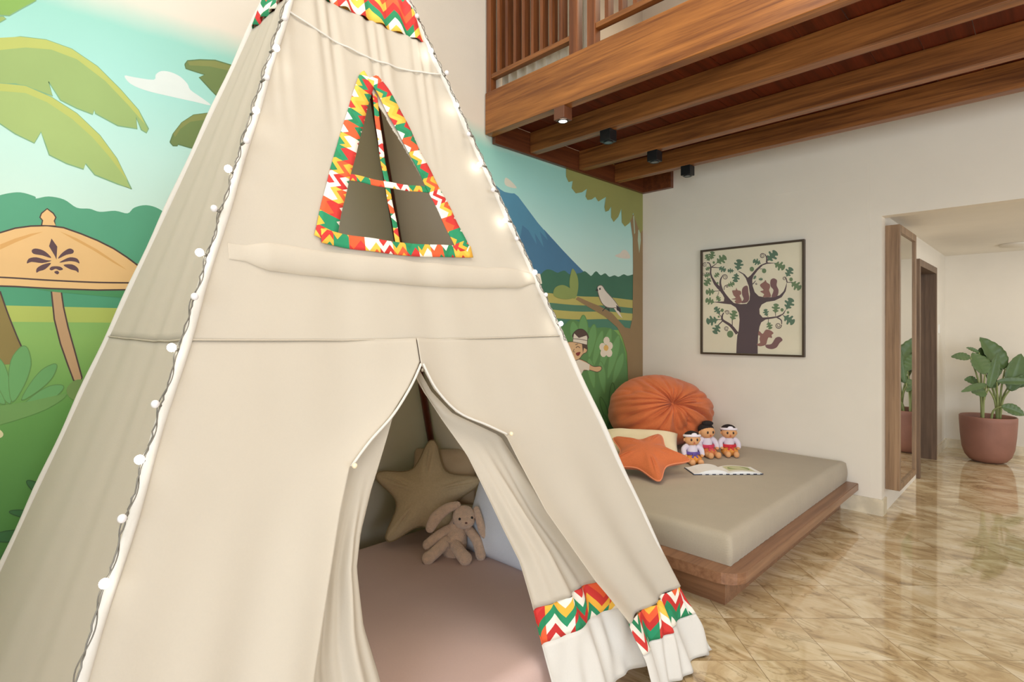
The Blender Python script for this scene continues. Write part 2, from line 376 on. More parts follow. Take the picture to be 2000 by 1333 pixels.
# ------------------------------------------------------------------ mural (flat paint on the wall)
def mural():
    tex = bpy.data.materials.new('mural_ground'); tex.use_nodes = True; nt = tex.node_tree; p = nt.nodes['Principled BSDF']
    tc = nt.nodes.new('ShaderNodeTexCoord'); sp = nt.nodes.new('ShaderNodeSeparateXYZ'); nt.links.new(tc.outputs['Object'], sp.inputs[0])
    nz = nt.nodes.new('ShaderNodeTexNoise'); nz.inputs['Scale'].default_value = 2.2; nz.inputs['Detail'].default_value = 5; nt.links.new(tc.outputs['Object'], nz.inputs['Vector'])
    a = nt.nodes.new('ShaderNodeMath'); a.operation = 'MULTIPLY_ADD'; a.inputs[1].default_value = .12; nt.links.new(nz.outputs['Fac'], a.inputs[0]); nt.links.new(sp.outputs['Z'], a.inputs[2])
    mr = nt.nodes.new('ShaderNodeMath'); mr.operation = 'DIVIDE'; mr.inputs[1].default_value = 3.3; nt.links.new(a.outputs[0], mr.inputs[0])
    r = nt.nodes.new('ShaderNodeValToRGB'); e = r.color_ramp.elements
    st = [(0., (50, 96, 44)), (.6, (74, 128, 58)), (1.15, (100, 156, 76)), (1.45, (140, 184, 98)), (1.62, (134, 184, 104)), (1.9, (216, 240, 228)), (2.35, (196, 236, 228)), (2.7, (170, 226, 218)), (2.96, (156, 216, 204)), (3.12, (234, 226, 212))]
    e[0].position = 0; e[0].color = rgb(*st[0][1]); e[1].position = min(1, (st[-1][0]+.06)/3.3); e[1].color = rgb(*st[-1][1])
    for z, c in st[1:-1]: q = e.new((z+.06)/3.3); q.color = rgb(*c)
    nt.links.new(mr.outputs[0], r.inputs['Fac']); nt.links.new(r.outputs['Color'], p.inputs['Base Color']); p.inputs['Roughness'].default_value = .62
    P = Paint(lambda u, v: onx(u, v, XW), (1, 0, 0), lift=.06)
    P.face([(XW, -1.6, 0), (XW, YW, 0), (XW, YW, 3.3), (XW, -1.6, 3.3)], tex)
    Y = lambda pts: [(XW, y, z) for y, z in pts]
    # hedge and field bands, running the length of the wall
    hedgeL = [(XW, -1.6, 1.82)]+[tuple(onx(u, v, XW)) for u, v in smoothpts([(-60, 400), (-20, 388), (10, 379), (40, 376), (68, 384), (71, 388), (95, 384), (125, 390), (150, 406), (175, 408), (195, 414), (225, 412), (249, 417), (262, 406), (285, 401), (310, 408), (335, 428), (360, 460)], False, 4)]+[(XW, 1.5, 2.05), (XW, 1.5, 1.8)]
    P.face(hedgeL, P.col((72, 164, 124)))
    hp = []
    bumps = [(1035, 560), (1062, 530), (1075, 527), (1088, 533), (1094, 531), (1103, 529), (1112, 536), (1124, 535), (1135, 533), (1142, 530), (1150, 536), (1155, 539), (1164, 530), (1173, 538), (1182, 534), (1190, 541), (1200, 538), (1208, 541), (1218, 536), (1226, 539), (1240, 536), (1256, 541)]
    hp = [tuple(onx(u, v, XW)) for u, v in smoothpts(bumps, False, 3)]
    vol = smoothpts([(940, 330), (968, 362), (985, 375), (1000, 378), (1012, 384), (1050, 435), (1090, 480), (1140, 531)], False, 2)
    P.poly([(930, 560), (930, 340)]+vol+[(1150, 560)], (70, 140, 176))
    P.poly([(1020, 440), (1032, 450), (1048, 478), (1044, 455), (1062, 484), (1054, 452), (1070, 470), (1062, 448), (1100, 490), (1142, 534), (1120, 560), (1000, 560), (1010, 500)], (60, 118, 160))
    P.face([(XW, 1.5, 1.82), (XW, 1.5, 2.)]+hp+[(XW, YW, 1.82)], P.col((52, 112, 84)))
    for z0, z1, c in ((1.73, 1.825, (196, 184, 84)), (1.60, 1.735, (62, 156, 112)), (1.535, 1.605, (176, 194, 80))):
        P.face(Y([(-1.6, z0), (2.2, z0), (2.2, z1), (-1.6, z1)]), P.col(c))
    for z0, z1, c in ((1.735, 1.825, (192, 182, 88)), (1.675, 1.74, (72, 130, 98)), (1.60, 1.68, (194, 186, 90)), (1.50, 1.605, (66, 132, 104))):
        pts = [(XW, 2.2+(YW-2.2)*i/20, z1+.006*sin(i*.9)) for i in range(21)]
        P.face([(XW, 2.2, z0), (XW, YW, z0)][::-1]+pts, P.col(c))
    # clouds
    P.poly([(243, 148), (262, 151), (300, 156), (304, 146), (315, 139), (333, 141), (352, 150), (366, 164), (372, 176), (392, 190), (412, 206), (380, 199), (330, 188), (285, 177), (255, 164)], (222, 234, 232), True, 3)
    P.poly([(988, 347), (1000, 356), (1009, 368), (990, 364), (985, 356)], (224, 222, 200), True, 3)
    P.poly([(1201, 500), (1211, 495), (1216, 489), (1224, 490), (1231, 504), (1215, 505)], (226, 218, 200), True, 3)
    # banana leaves
    G1, G2, GE = (150, 182, 100), (184, 196, 90), (118, 172, 120)
    leafA = [(-60, 120), (0, 78), (40, 72), (90, 78), (140, 96), (190, 130), (235, 175), (270, 215), (290, 252), (286, 260), (276, 254), (266, 230), (268, 252), (230, 246), (186, 222), (184, 215), (181, 224), (150, 212), (118, 196), (95, 160), (103, 188), (70, 176), (30, 164), (-60, 166)]
    P.outline(leafA, G1, GE, 2.4, False)
    P.poly([(-60, 118), (0, 74), (40, 72), (90, 78), (140, 96), (190, 130), (235, 175), (270, 215), (284, 244), (250, 205), (205, 158), (150, 116), (100, 97), (50, 93), (0, 98), (-60, 130)], G2)
    leafB = [(-60, 200), (0, 163), (50, 168), (100, 190), (150, 222), (195, 265), (228, 310), (257, 370), (230, 360), (185, 342), (167, 320), (163, 331), (130, 320), (96, 303), (88, 280), (80, 258), (67, 280), (30, 262), (0, 242), (-60, 225)]
    P.outline(leafB, (160, 190, 104), GE, 2.4, False)
    P.poly([(-60, 198), (0, 163), (50, 168), (100, 190), (150, 222), (195, 265), (228, 310), (250, 355), (215, 308), (180, 268), (140, 232), (92, 200), (50, 182), (0, 178), (-60, 206)], G2)
    P.outline([(-60, 60), (-60, -60), (72, -60), (70, 2), (44, 16), (18, 31), (0, 30)], (128, 178, 72), GE, 2.4, False)
    P.outline([(-30, 34), (6, 32), (12, 37), (0, 44), (-30, 50)], (150, 182, 90), GE, 2., False)
    DG, DG2 = (104, 130, 64), (128, 138, 66)
    leafC = [(361, 126), (366, 119), (390, 117), (420, 118), (460, 130), (500, 150), (500, 260), (470, 220), (436, 200), (412, 176), (389, 151), (400, 146), (378, 139), (363, 134)]
    P.outline(leafC, DG, (84, 118, 64), 2.4, False); P.poly([(366, 120), (390, 118), (420, 119), (460, 131), (500, 151), (500, 160), (450, 139), (410, 130), (370, 128)], DG2)
    leafD = [(332, 278), (338, 262), (355, 240), (378, 225), (410, 221), (460, 224), (460, 300), (400, 292), (372, 289), (348, 282), (346, 285), (338, 285)]
    P.outline(leafD, DG, (84, 118, 64), 2.4, False); P.poly([(338, 262), (355, 240), (378, 225), (410, 221), (460, 224), (460, 236), (400, 234), (372, 238), (352, 252), (342, 268)], DG2)
    # grass patches
    def blade(b, t, w, c, e=None):
        bx, by = b; tx, ty = t; dx, dy = tx-bx, ty-by; l = hypot(dx, dy); nx, ny = -dy/l*w, dx/l*w
        pts = [(bx, by), (bx+dx*.35+nx*.8, by+dy*.35+ny*.8), (bx+dx*.7+nx, by+dy*.7+ny), (bx+dx*.93+nx*.5, by+dy*.93+ny*.5), (tx, ty), (bx+dx*.93-nx*.5, by+dy*.93-ny*.5), (bx+dx*.7-nx, by+dy*.7-ny), (bx+dx*.35-nx*.8, by+dy*.35-ny*.8)]
        if e: P.outline(pts, c, e, 1.6, True, 3)
        else: P.poly(pts, c, True, 3)
    # parasol: trunk left, umbrella, post
    BR = (66, 44, 40)
    P.poly([(-60, 560), (0, 569), (15, 612), (30, 655), (44, 685), (30, 705), (20, 712), (-60, 715)], (136, 116, 52)); P.line([(0, 569), (15, 612), (32, 655), (44, 682)], BR, 3)
    P.outline([(100, 566), (119, 566), (124, 600), (133, 640), (147, 690), (160, 738), (158, 744), (144, 744), (132, 712), (118, 672), (106, 624)], (196, 152, 104), BR, 3, False)
    P.poly([(0, 553), (200, 560), (278, 560), (290, 590), (282, 586), (100, 570)], (60, 146, 84))
    can = [(-95, 545), (-80, 520), (-55, 490), (-30, 468), (0, 455), (30, 446), (60, 442), (92, 441), (124, 445), (158, 457), (190, 470), (222, 486), (248, 503), (268, 518), (283, 534), (276, 546), (270, 566), (190, 567), (100, 564), (30, 560), (-95, 556)]
    P.outline(can, (240, 190, 120), BR, 3, False)
    P.poly([(0, 478), (30, 466), (60, 457), (84, 453), (62, 461), (30, 474), (0, 488)], (226, 164, 84)); P.poly([(116, 452), (150, 466), (190, 488), (230, 515), (248, 528), (222, 514), (180, 488), (145, 469)], (226, 164, 84))
    P.line([(-95, 540), (0, 542), (100, 548), (190, 552), (272, 553)], BR, 3)
    P.outline([(81, 441), (83, 431), (78, 425), (81, 417), (92, 408), (104, 417), (109, 425), (106, 432), (109, 442)], (240, 190, 120), BR, 2.6, False)
    Z2 = lambda pts: [(x/2.667, y/2.667+350) for x, y in pts]
    EM = (84, 54, 62)
    P.poly(Z2([(268, 310), (298, 352), (294, 420), (285, 400), (255, 350)]), EM)
    for q in ([(165, 372), (185, 362), (225, 372), (255, 395), (265, 412), (220, 398), (175, 390)], [(140, 440), (150, 415), (190, 408), (240, 422), (268, 426), (220, 438), (165, 432)], [(190, 488), (192, 465), (225, 445), (266, 438), (235, 470), (205, 480)],
              [(383, 372), (362, 362), (332, 378), (310, 400), (304, 415), (345, 395), (378, 388)], [(414, 440), (402, 415), (365, 408), (330, 422), (310, 436), (360, 428), (395, 432)], [(408, 488), (406, 465), (375, 445), (330, 448), (365, 470), (395, 478)],
              [(258, 470), (270, 456), (310, 456), (328, 470), (310, 476), (290, 468), (270, 476)], [(282, 485), (298, 478), (308, 488), (298, 497)]):
        P.poly(Z2(q), EM, True, 3)
    P.outline([(251, 572), (258, 566), (264, 574), (258, 581), (252, 579)], (168, 180, 140), BR, 1.6)
    # big-leaf plant in front of the trunk
    for b, t, w in (((20, 790), (-20, 690), 18), ((24, 786), (48, 676), 20), ((42, 782), (110, 712), 13), ((48, 790), (124, 755), 12), ((10, 790), (-40, 740), 14)):
        blade(b, t, w, (96, 166, 88), (88, 140, 66))
    P.poly([(-30, 800), (60, 784), (130, 770), (90, 800), (0, 830), (-30, 830)], (104, 158, 74), True, 3)
    P.poly([(130, 760), (150, 742), (185, 748), (205, 770), (180, 790), (140, 780)], (112, 150, 72), True, 4)
    P.poly([(-14, 842), (-4, 838), (6, 846), (4, 854), (-8, 856)], (222, 214, 160), True, 3)
    for b, t, w in (((120, 985), (52, 940), 10), ((100, 1012), (18, 1000), 7), ((90, 1040), (-20, 1052), 11), ((110, 1000), (90, 955), 8)): blade(b, t, w, (44, 104, 48), (34, 76, 34))
    for b, t, w in (((40, 1130), (10, 1090), 9), ((-10, 1130), (20, 1070), 9)): blade(b, t, w, (52, 112, 48))
    # right end: big tree, leaves, bird, boy, flower, bushes
    TR = (150, 122, 78)
    P.poly([(1095, 640), (1118, 624), (1150, 640), (1190, 641), (1212, 662), (1222, 700), (1226, 760), (1222, 830), (1215, 900), (1100, 900), (1060, 800), (1050, 660)], (86, 146, 76), True, 4)
    bush = (104, 170, 92)
    for b, t, w in (((1130, 690), (1118, 628), 9), ((1138, 690), (1139, 616), 9), ((1150, 700), (1160, 634), 8), ((1156, 722), (1176, 646), 7), ((1170, 735), (1192, 642), 8), ((1186, 742), (1208, 655), 8), ((1196, 752), (1216, 690), 7), ((1160, 760), (1150, 700), 7), ((1180, 770), (1172, 706), 7)): blade(b, t, w, bush, (92, 150, 74))
    P.poly([(1240, 381), (1235, 440), (1236, 520), (1235, 620), (1230, 642), (1220, 640), (1195, 612), (1170, 598), (1150, 590), (1128, 580), (1124, 585), (1145, 598), (1180, 618), (1205, 640), (1215, 660), (1224, 690), (1226, 740), (1226, 800), (1222, 900), (1262, 900), (1262, 381)], TR)
    P.poly([(1229, 420), (1236, 470), (1239, 540), (1255, 540), (1255, 420)], TR)
    P.poly([(1236, 424), (1238, 420), (1240, 455), (1238, 458)], (176, 200, 168)); P.poly([(1246, 450), (1250, 445), (1251, 470), (1248, 495), (1245, 470)], (176, 200, 168))
    P.poly([(1105, 300), (1105, 345), (1110, 356), (1118, 354), (1116, 368), (1124, 378), (1136, 376), (1146, 369), (1143, 384), (1147, 391), (1155, 390), (1162, 385), (1168, 394), (1178, 388), (1183, 385), (1180, 405), (1182, 414), (1188, 412), (1193, 404), (1193, 425), (1198, 434), (1207, 424), (1213, 408), (1214, 435), (1220, 443), (1229, 436), (1234, 425), (1236, 416), (1244, 440), (1250, 456), (1262, 440), (1262, 300)], (150, 152, 74), False)
    P.poly([(1080, 575), (1084, 562), (1098, 557), (1112, 563), (1122, 574), (1120, 582), (1105, 585), (1088, 582)], (138, 160, 78), True, 4)
    P.poly([(1118, 525), (1127, 540), (1129, 560), (1125, 580), (1118, 582), (1112, 560), (1113, 540)], (138, 160, 78), True, 4)
    WB, DK = (232, 222, 206), (50, 44, 52)
    P.line([(1182, 603), (1184, 596)], DK, 1.3, False); P.line([(1176, 608), (1183, 601), (1190, 608)], DK, 1.6, False); P.line([(1189, 601), (1189, 608)], DK, 1.4, False)
    P.poly([(1195, 598), (1202, 596), (1215, 622), (1208, 616)], WB)
    P.outline([(1166, 563), (1170, 558), (1176, 559), (1182, 568), (1190, 577), (1199, 587), (1208, 600), (1211, 610), (1203, 602), (1195, 602), (1184, 600), (1175, 592), (1169, 578)], WB, (110, 96, 90), 1.2)
    P.poly([(1203, 596), (1211, 603), (1212, 611), (1204, 606)], DK); P.poly([(1162, 568), (1167, 564), (1168, 569)], DK); P.poly([(1169, 564), (1172, 562), (1173, 566), (1170, 567)], DK)
    # waving boy with white headcloth
    SK, HR, CL = (232, 188, 134), (84, 62, 52), (238, 230, 208)
    P.outline([(1100, 712), (1126, 702), (1142, 706), (1158, 716), (1172, 716), (1174, 722), (1166, 727), (1150, 723), (1140, 724), (1110, 726)], SK, HR, 1.2)
    P.poly([(1090, 705), (1128, 702), (1151, 712), (1150, 724), (1140, 722), (1130, 740), (1095, 740)], CL)
    P.outline([(1105, 672), (1118, 668), (1138, 672), (1146, 678), (1145, 688), (1138, 692), (1130, 702), (1118, 704), (1104, 696)], SK, HR, 1.2)
    P.poly([(1136, 672), (1146, 672), (1147, 684), (1140, 680), (1138, 690)], HR)
    P.outline([(1119, 652), (1128, 644), (1138, 644), (1146, 652), (1147, 662), (1120, 660)], HR, (60, 44, 40), 1.2)
    P.outline([(1119, 657), (1121, 651), (1130, 660), (1145, 655), (1147, 660), (1146, 674), (1132, 671), (1118, 668)], CL, HR, 1.2, False)
    P.line([(1119, 662), (1132, 663), (1147, 666)], HR, 1.1); P.line([(1124, 680), (1128, 677), (1132, 680)], HR, 1.3); P.line([(1123, 674), (1128, 672)], HR, 1.2)
    P.poly([(1124, 690), (1133, 688), (1130, 695), (1126, 695)], (140, 44, 40), True, 3); P.line([(1121, 682), (1119, 687), (1122, 688)], HR, 1.)
    for q in ((1184, 666), (1176, 678), (1190, 676), (1178, 690), (1189, 690)): P.poly([(q[0]+7*cos(t)*.9, q[1]+8*sin(t)) for t in [k*pi/5 for k in range(10)]], (240, 230, 206), False)
    P.poly([(1183+5*cos(k*pi/4), 680+6*sin(k*pi/4)) for k in range(8)], (236, 190, 92))
    for b, t, w in (((1194, 830), (1196, 748), 6), ((1190, 830), (1172, 776), 5), ((1200, 830), (1216, 770), 5), ((1188, 845), (1178, 810), 4)): blade(b, t, w, (84, 146, 70), (62, 112, 54))
    o = P.build('mural', wl); o['label'] = 'painted mural of a tropical garden with parasol, volcano, tree and waving boy'
mural()

# ------------------------------------------------------------------ loft: beams, boards, railing
m_beamX = wood('teak_beam', (96, 54, 24), (164, 104, 52), 'X', .38)
m_beamF = wood('teak_fascia', (112, 62, 24), (176, 112, 52), 'X', .35)
m_planks = wood('red_planks', (72, 24, 12), (112, 44, 24), 'Y', .3)
m_side = wood('teak_side', (84, 40, 20), (120, 66, 34), 'Y', .4)
m_rail = wood('teak_rail', (84, 42, 20), (138, 80, 40), 'Z', .4)
loft = thing('loft_platform', 'dark red-brown timber loft with exposed beams above the daybed', 'loft', (XW, 2.86, 3.0))
def at(parent, bm, name, m, **k):
    """mesh given in world coordinates, re-based on its parent's origin"""
    M = Matrix.Translation(-Vector(parent.location)) if not parent.rotation_euler.z else (Matrix.Translation(parent.location)@Matrix.Rotation(parent.rotation_euler.z, 4, 'Z')).inverted()
    if parent.parent: M = Matrix.Translation(-Vector(parent.parent.location)) if not parent.parent.rotation_euler.z else (Matrix.Translation(parent.parent.location)@Matrix.Rotation(parent.parent.rotation_euler.z, 4, 'Z')).inverted()
    bm.transform(M); return obj(name, bm, m, parent, **k)
XE = XR-.02
at(loft, B(XW+.012, XE, 2.86, 2.94, 3.04, 3.365, bev=.004), 'fascia_beam', m_beamF, smooth=False)
for y in (3.34, 4.01, 4.59): at(loft, B(XW+.045, XE, y, y+.085, 3.0, 3.172, bev=.004), 'joist', m_beamX, smooth=False)
at(loft, B(XW+.010, XW+.043, 2.94, YW-.005, 2.985, 3.172), 'side_board', m_side, smooth=False)
at(loft, B(XW+.043, -.9-1.9, YW-.06, YW-.004, 2.985, 3.172), 'wall_plate', m_side, smooth=False)
bm = bmesh.new(); x = XW+.045; k = 0; random.seed(3)
while x < XE:
    x1 = min(x+.235, XE); dz = random.uniform(0, .003)
    box(bm, x, x1-.003, 2.94, YW-.005, 3.172+dz, 3.2); x = x1
at(loft, bm, 'floorboards', m_planks, smooth=False)
RY0, RY1 = 2.875, 2.925
rail = thing('loft_railing', 'slatted reddish teak railing standing on the loft edge', 'railing', (XW, 2.9, 3.365))
def rx(u): d = ray(u, 100); return 2.875/d.y*d.x
p0, p1a, p1b, p2a, p2b = XW+.014, rx(1112), rx(1128), rx(1147), rx(1163)
for a, b in ((p0, p0+.05), (p1a, p1b), (p2a, p2b)): at(rail, B(a, b, RY0-.005, RY1+.005, 3.365, 4.45, bev=.003), 'post', m_rail, smooth=False)
at(rail, B(p0+.05, p1a, RY0, RY1, 3.47, 3.505, bev=.003), 'bottom_rail', m_beamX, smooth=False)
at(rail, B(p2b, 1.5, RY0, RY1, 3.47, 3.505, bev=.003), 'bottom_rail', m_beamX, smooth=False)
at(rail, B(p0+.05, p1a, RY0, RY1, 4.35, 4.4, bev=.003), 'top_rail', m_beamX, smooth=False)
at(rail, B(p2b, 1.5, RY0, RY1, 4.35, 4.4, bev=.003), 'top_rail', m_beamX, smooth=False)
n = 8
for i in range(n):
    x = p0+.05+(p1a-p0-.05)*(i+.9)/(n+.8); at(rail, B(x-.014, x+.014, RY0+.002, RY1+.012, 3.505, 4.35), 'baluster', m_rail, smooth=False)
x = p2b+.085
while x < 1.45:
    at(rail, B(x-.014, x+.014, RY0+.002, RY1+.012, 3.505, 4.35), 'baluster', m_rail, smooth=False); x += .105
m_curt = fabric('curtain_cloth', (222, 212, 190), 0, strength=.1)
def curtain(x0, x1, y, z0, z1, name, label):
    bm = bmesh.new(); nn = 140
    def f(s, t):
        x = x0+(x1-x0)*s; return (x, y+.028*sin(x*58+.8*sin(x*9))+.008*sin(x*131), z0+(z1-z0)*t)
    grid(bm, f, nn, 6)
    o = obj(name, bm, m_curt); sm = o.modifiers.new('thick', 'SOLIDIFY'); sm.thickness = .002; tag(o, label, 'curtain'); return o
curtain(XW+.03, -2.27, 3.03, 3.21, 4.9, 'curtain', 'cream pleated curtain hanging behind the slatted loft railing')
# wooden column seen in the railing gap and cushions on the loft floor
bm = bmesh.new(); m_cush = fabric('grey_throw', (150, 128, 110), strength=.1)
def blob(p):
    q = p.copy(); nn = noise.noise(p*9)*.05; q += p.normalized()*nn; return q
ball(bm, (-1.72, 3.25, 3.40), .2, 2.3, .7, .8, 32, 18, fn=blob)
tag(obj('floor_cushion', bm, m_cush), 'crumpled grey-brown cushion lying on the loft floor behind the railing', 'cushion')
bm = bmesh.new(); ball(bm, (-1.15, 3.35, 3.42), .22, 1.7, .7, .75, 28, 16, fn=lambda p: blob(p*1.0))
tag(obj('bed_pillow', bm, fabric('cream_pillow', (232, 222, 200))), 'cream pillow beside the grey-brown cushion on the loft floor', 'pillow')

# downlights under the loft
m_blk = mat('black_metal', (22, 22, 24), .4); m_brnmetal = mat('brown_metal', (104, 62, 40), .4)
m_lens = mat('lamp_lens', (255, 240, 214), .2, emit=8); m_lensoff = mat('lens_glass', (70, 84, 90), .1)
dl = [(-2.40, 2.90, 3.039, 'square brown box downlight with a lit lens on the loft edge beam'), (-2.36, 3.383, 2.999, 'black cube downlight nearest the lit brown one under the loft'),
      (-2.36, 4.053, 2.999, 'middle one of the three black cube downlights under the loft'), (-2.36, 4.633, 2.999, 'black cube downlight nearest the cream picture wall')]
for i, (x, y, z, lab) in enumerate(dl):
    t = thing('downlight', lab, 'downlight', (x, y, z), 0, 'downlights under the loft')
    z1 = -.085
    obj('body', B(-.046, .046, -.044, .044, z1, 0, bev=.003), m_brnmetal if i == 0 else m_blk, t, smooth=False)
    bm = bmesh.new(); lathe(bm, [(.036, z1-.002), (.036, z1-.008), (.030, z1-.008), (.028, z1-.003)], 24); obj('ring', bm, m_blk, t)
    bm = bmesh.new(); lathe(bm, [(.0285, z1-.006), (.001, z1-.006)], 24); o = obj('lens', bm, m_lens if i == 0 else m_lensoff, t)
    l = bpy.data.lights.new('downlight_beam', 'SPOT'); l.energy = 14; l.spot_size = radians(75); l.spot_blend = 1; l.color = (1, .78, .54); l.shadow_soft_size = .03
    lo = bpy.data.objects.new('downlight_beam', l); C.objects.link(lo); lo.location = (x, y, z-.10)

# ------------------------------------------------------------------ hallway: mirror, doorway, switch, ceiling disc
m_fr = wood('mirror_wood', (120, 92, 66), (164, 132, 100), 'Z', .45); m_frd = wood('door_frame_wood', (92, 72, 56), (128, 102, 80), 'Z', .5)
mz0, mz1, my0, my1 = .19, 2.36, 5.32, 6.08
t = thing('wall_mirror', 'tall wood-framed mirror on the hall side wall', 'mirror', (OPX, my0, mz0))
at(t, B(OPX, OPX+.10, my0, my0+.045, mz0, mz1, bev=.003), 'frame_stile', m_fr, smooth=False)
at(t, B(OPX, OPX+.10, my1-.045, my1, mz0, mz1, bev=.003), 'frame_stile', m_fr, smooth=False)
at(t, B(OPX, OPX+.10, my0+.045, my1-.045, mz0, mz0+.05), 'frame_rail', m_fr, smooth=False)
at(t, B(OPX, OPX+.10, my0+.045, my1-.045, mz1-.06, mz1), 'frame_rail', m_fr, smooth=False)
at(t, B(OPX, OPX+.086, my0+.045, my1-.045, mz0+.05, mz1-.06), 'mirror_glass', mat('mirror_silver', (225, 225, 220), .02, metal=1), smooth=False)
bm = bmesh.new(); dy0, dy1, dz = 6.72, 7.95, 2.22
box(bm, OPX-.16, OPX+.03, dy0+.03, dy0+.09, 0, dz); box(bm, OPX-.16, OPX+.03, dy1-.09, dy1-.03, 0, dz); box(bm, OPX-.16, OPX+.03, dy0+.09, dy1-.09, dz-.07, dz)
d1 = struct('door_1', bm, m_frd)
obj('doorway_shade_panel', B(OPX-.15, OPX-.12, dy0+.09, dy1-.09, 0.005, dz-.07), mat('doorway_shade', (46, 32, 24), .6, var=.1), d1, smooth=False)  # dark sheet painting in the shade of the room past the open doorway
bm = B(OPX, OPX+.01, 8.24, 8.31, 1.46, 1.57, bev=.002); tag(obj('light_switch', bm, mat('switch_white', (240, 238, 232), .4), smooth=False), 'small white switch plate on the hall wall past the doorway', 'switch')
bm = bmesh.new(); lathe(bm, [(.001, 2.425), (.17, 2.428), (.175, 2.438), (.175, 2.449)], 32, (-.25, 8.15, 0)); tag(obj('ceiling_disc', bm, m_white), 'flat round disc on the hall ceiling above the plant', 'ceiling light')

# ------------------------------------------------------------------ potted plant
def plant():
    px, py = -.52, 8.2
    t = thing('potted_plant', 'broad-leaved green plant in a round terracotta pot at the hall end', 'plant', (px, py, 0))
    m_pot = mat('terracotta', (150, 104, 88), .55, var=.1, vscale=6, bump=.1, bscale=20)
    bm = bmesh.new(); lathe(bm, [(.001, 0), (.12, 0), (.165, .018), (.205, .07), (.232, .16), (.246, .30), (.256, .47), (.256, .515), (.248, .522), (.238, .512), (.230, .44)], 56); obj('pot', bm, m_pot, t)
    bm = bmesh.new(); lathe(bm, [(.001, .465), (.12, .462), (.230, .45)], 32)
    for i in range(160):
        a, r = random.uniform(0, 6.28), random.uniform(0, .20); ball(bm, (r*cos(a), r*sin(a), .467), random.uniform(.008, .018), seg=6, rings=4)
    obj('soil', bm, mat('soil', (58, 40, 32), .9), t)
    m_lf = mat('leaf_green', (84, 108, 62), .38, var=.22, vscale=5, transl=.1); m_st = mat('stem_green', (140, 150, 92), .5, var=.1)
    k = 6.13/F
    def pt(u, v, dep):   # u, v read off the photograph, dep = metres towards the doors
        u = 1820+u/4.76; v = 640+v/4.76; lat = (u-1931)*k; z = 1.5+(HZ-v)*k
        return Vector((K*lat+K*dep, K*lat-K*dep, z))
    rt = {'a': pt(440, 850, .06), 'b': pt(475, 850, .0), 'c': pt(590, 850, .04), 'd': pt(655, 850, -.02), 'e': pt(500, 850, .08)}
    for q in rt.values(): q.z = .46
    LV = [('a', (330, 275), (85, 268), 34, .05, .15, .02), ('a', (430, 430), (385, 235), 84, .10, .0, .0), ('b', (480, 560), (582, 235), 46, .08, .05, .0), ('d', (690, 385), (525, 92), 92, .0, -.1, -.05),
          ('d', (690, 585), (842, 245), 88, .05, .0, .03), ('a', (430, 525), (108, 580), 28, .12, .25, .05), ('b', (440, 600), (235, 585), 44, .10, .2, .02), ('c', (520, 390), (535, 190), 74, -.06, -.1, .0),
          ('c', (540, 500), (857, 500), 34, .1, .15, .05), ('e', (545, 722), (722, 795), 48, .15, .2, .06), ('c', (540, 450), (665, 375), 44, -.02, .0, .02), ('b', (475, 235), (362, 188), 18, -.04, -.05, .02),
          ('c', (500, 545), (610, 505), 34, .02, .05, .02), ('b', (430, 505), (275, 485), 36, .0, .05, .03), ('d', (735, 550), (870, 430), 46, .04, .1, .02), ('d', (640, 480), (700, 320), 50, -.1, -.15, .0), ('d', (760, 500), (960, 560), 40, .0, .1, .05)]
    for r, lb, lt, hw, d0, d1_, bend in LV:
        hw *= k/4.76*1.12
        b0 = rt[r]; b = pt(*lb, d0); tp = pt(*lt, d1_)
        st = bmesh.new(); mid = (b0+b)/2+Vector((0, 0, .04)); mid.x = b0.x*.75+b.x*.25; mid.y = b0.y*.75+b.y*.25
        pts = catmull3([b0, mid, b], 5); tube(st, pts, [.014-.008*i/(len(pts)-1) for i in range(len(pts))], 8); obj('stem', st, m_st, t)
        d = tp-b; L_ = d.length; side = d.cross(Vector((K, -K, .35))); side.normalize(); nrm = side.cross(d).normalized()
        bl = bmesh.new()
        def f(s, v):
            w = hw*(sin(pi*min(1, .03+v*.97))**.7)*(1.12-.3*v); x = (s-.5)*2
            p = b+d*v-Vector((0, 0, bend*4*v*v*L_*.5))+Vector((0, 0, bend*v*2*L_))
            return p+side*(x*w)+nrm*(abs(x)*w*.28+.006*sin(v*38)*abs(x))
        grid(bl, f, 8, 18)
        o = obj('leaf', bl, m_lf, t); s_ = o.modifiers.new('thick', 'SOLIDIFY'); s_.thickness = .002
plant()

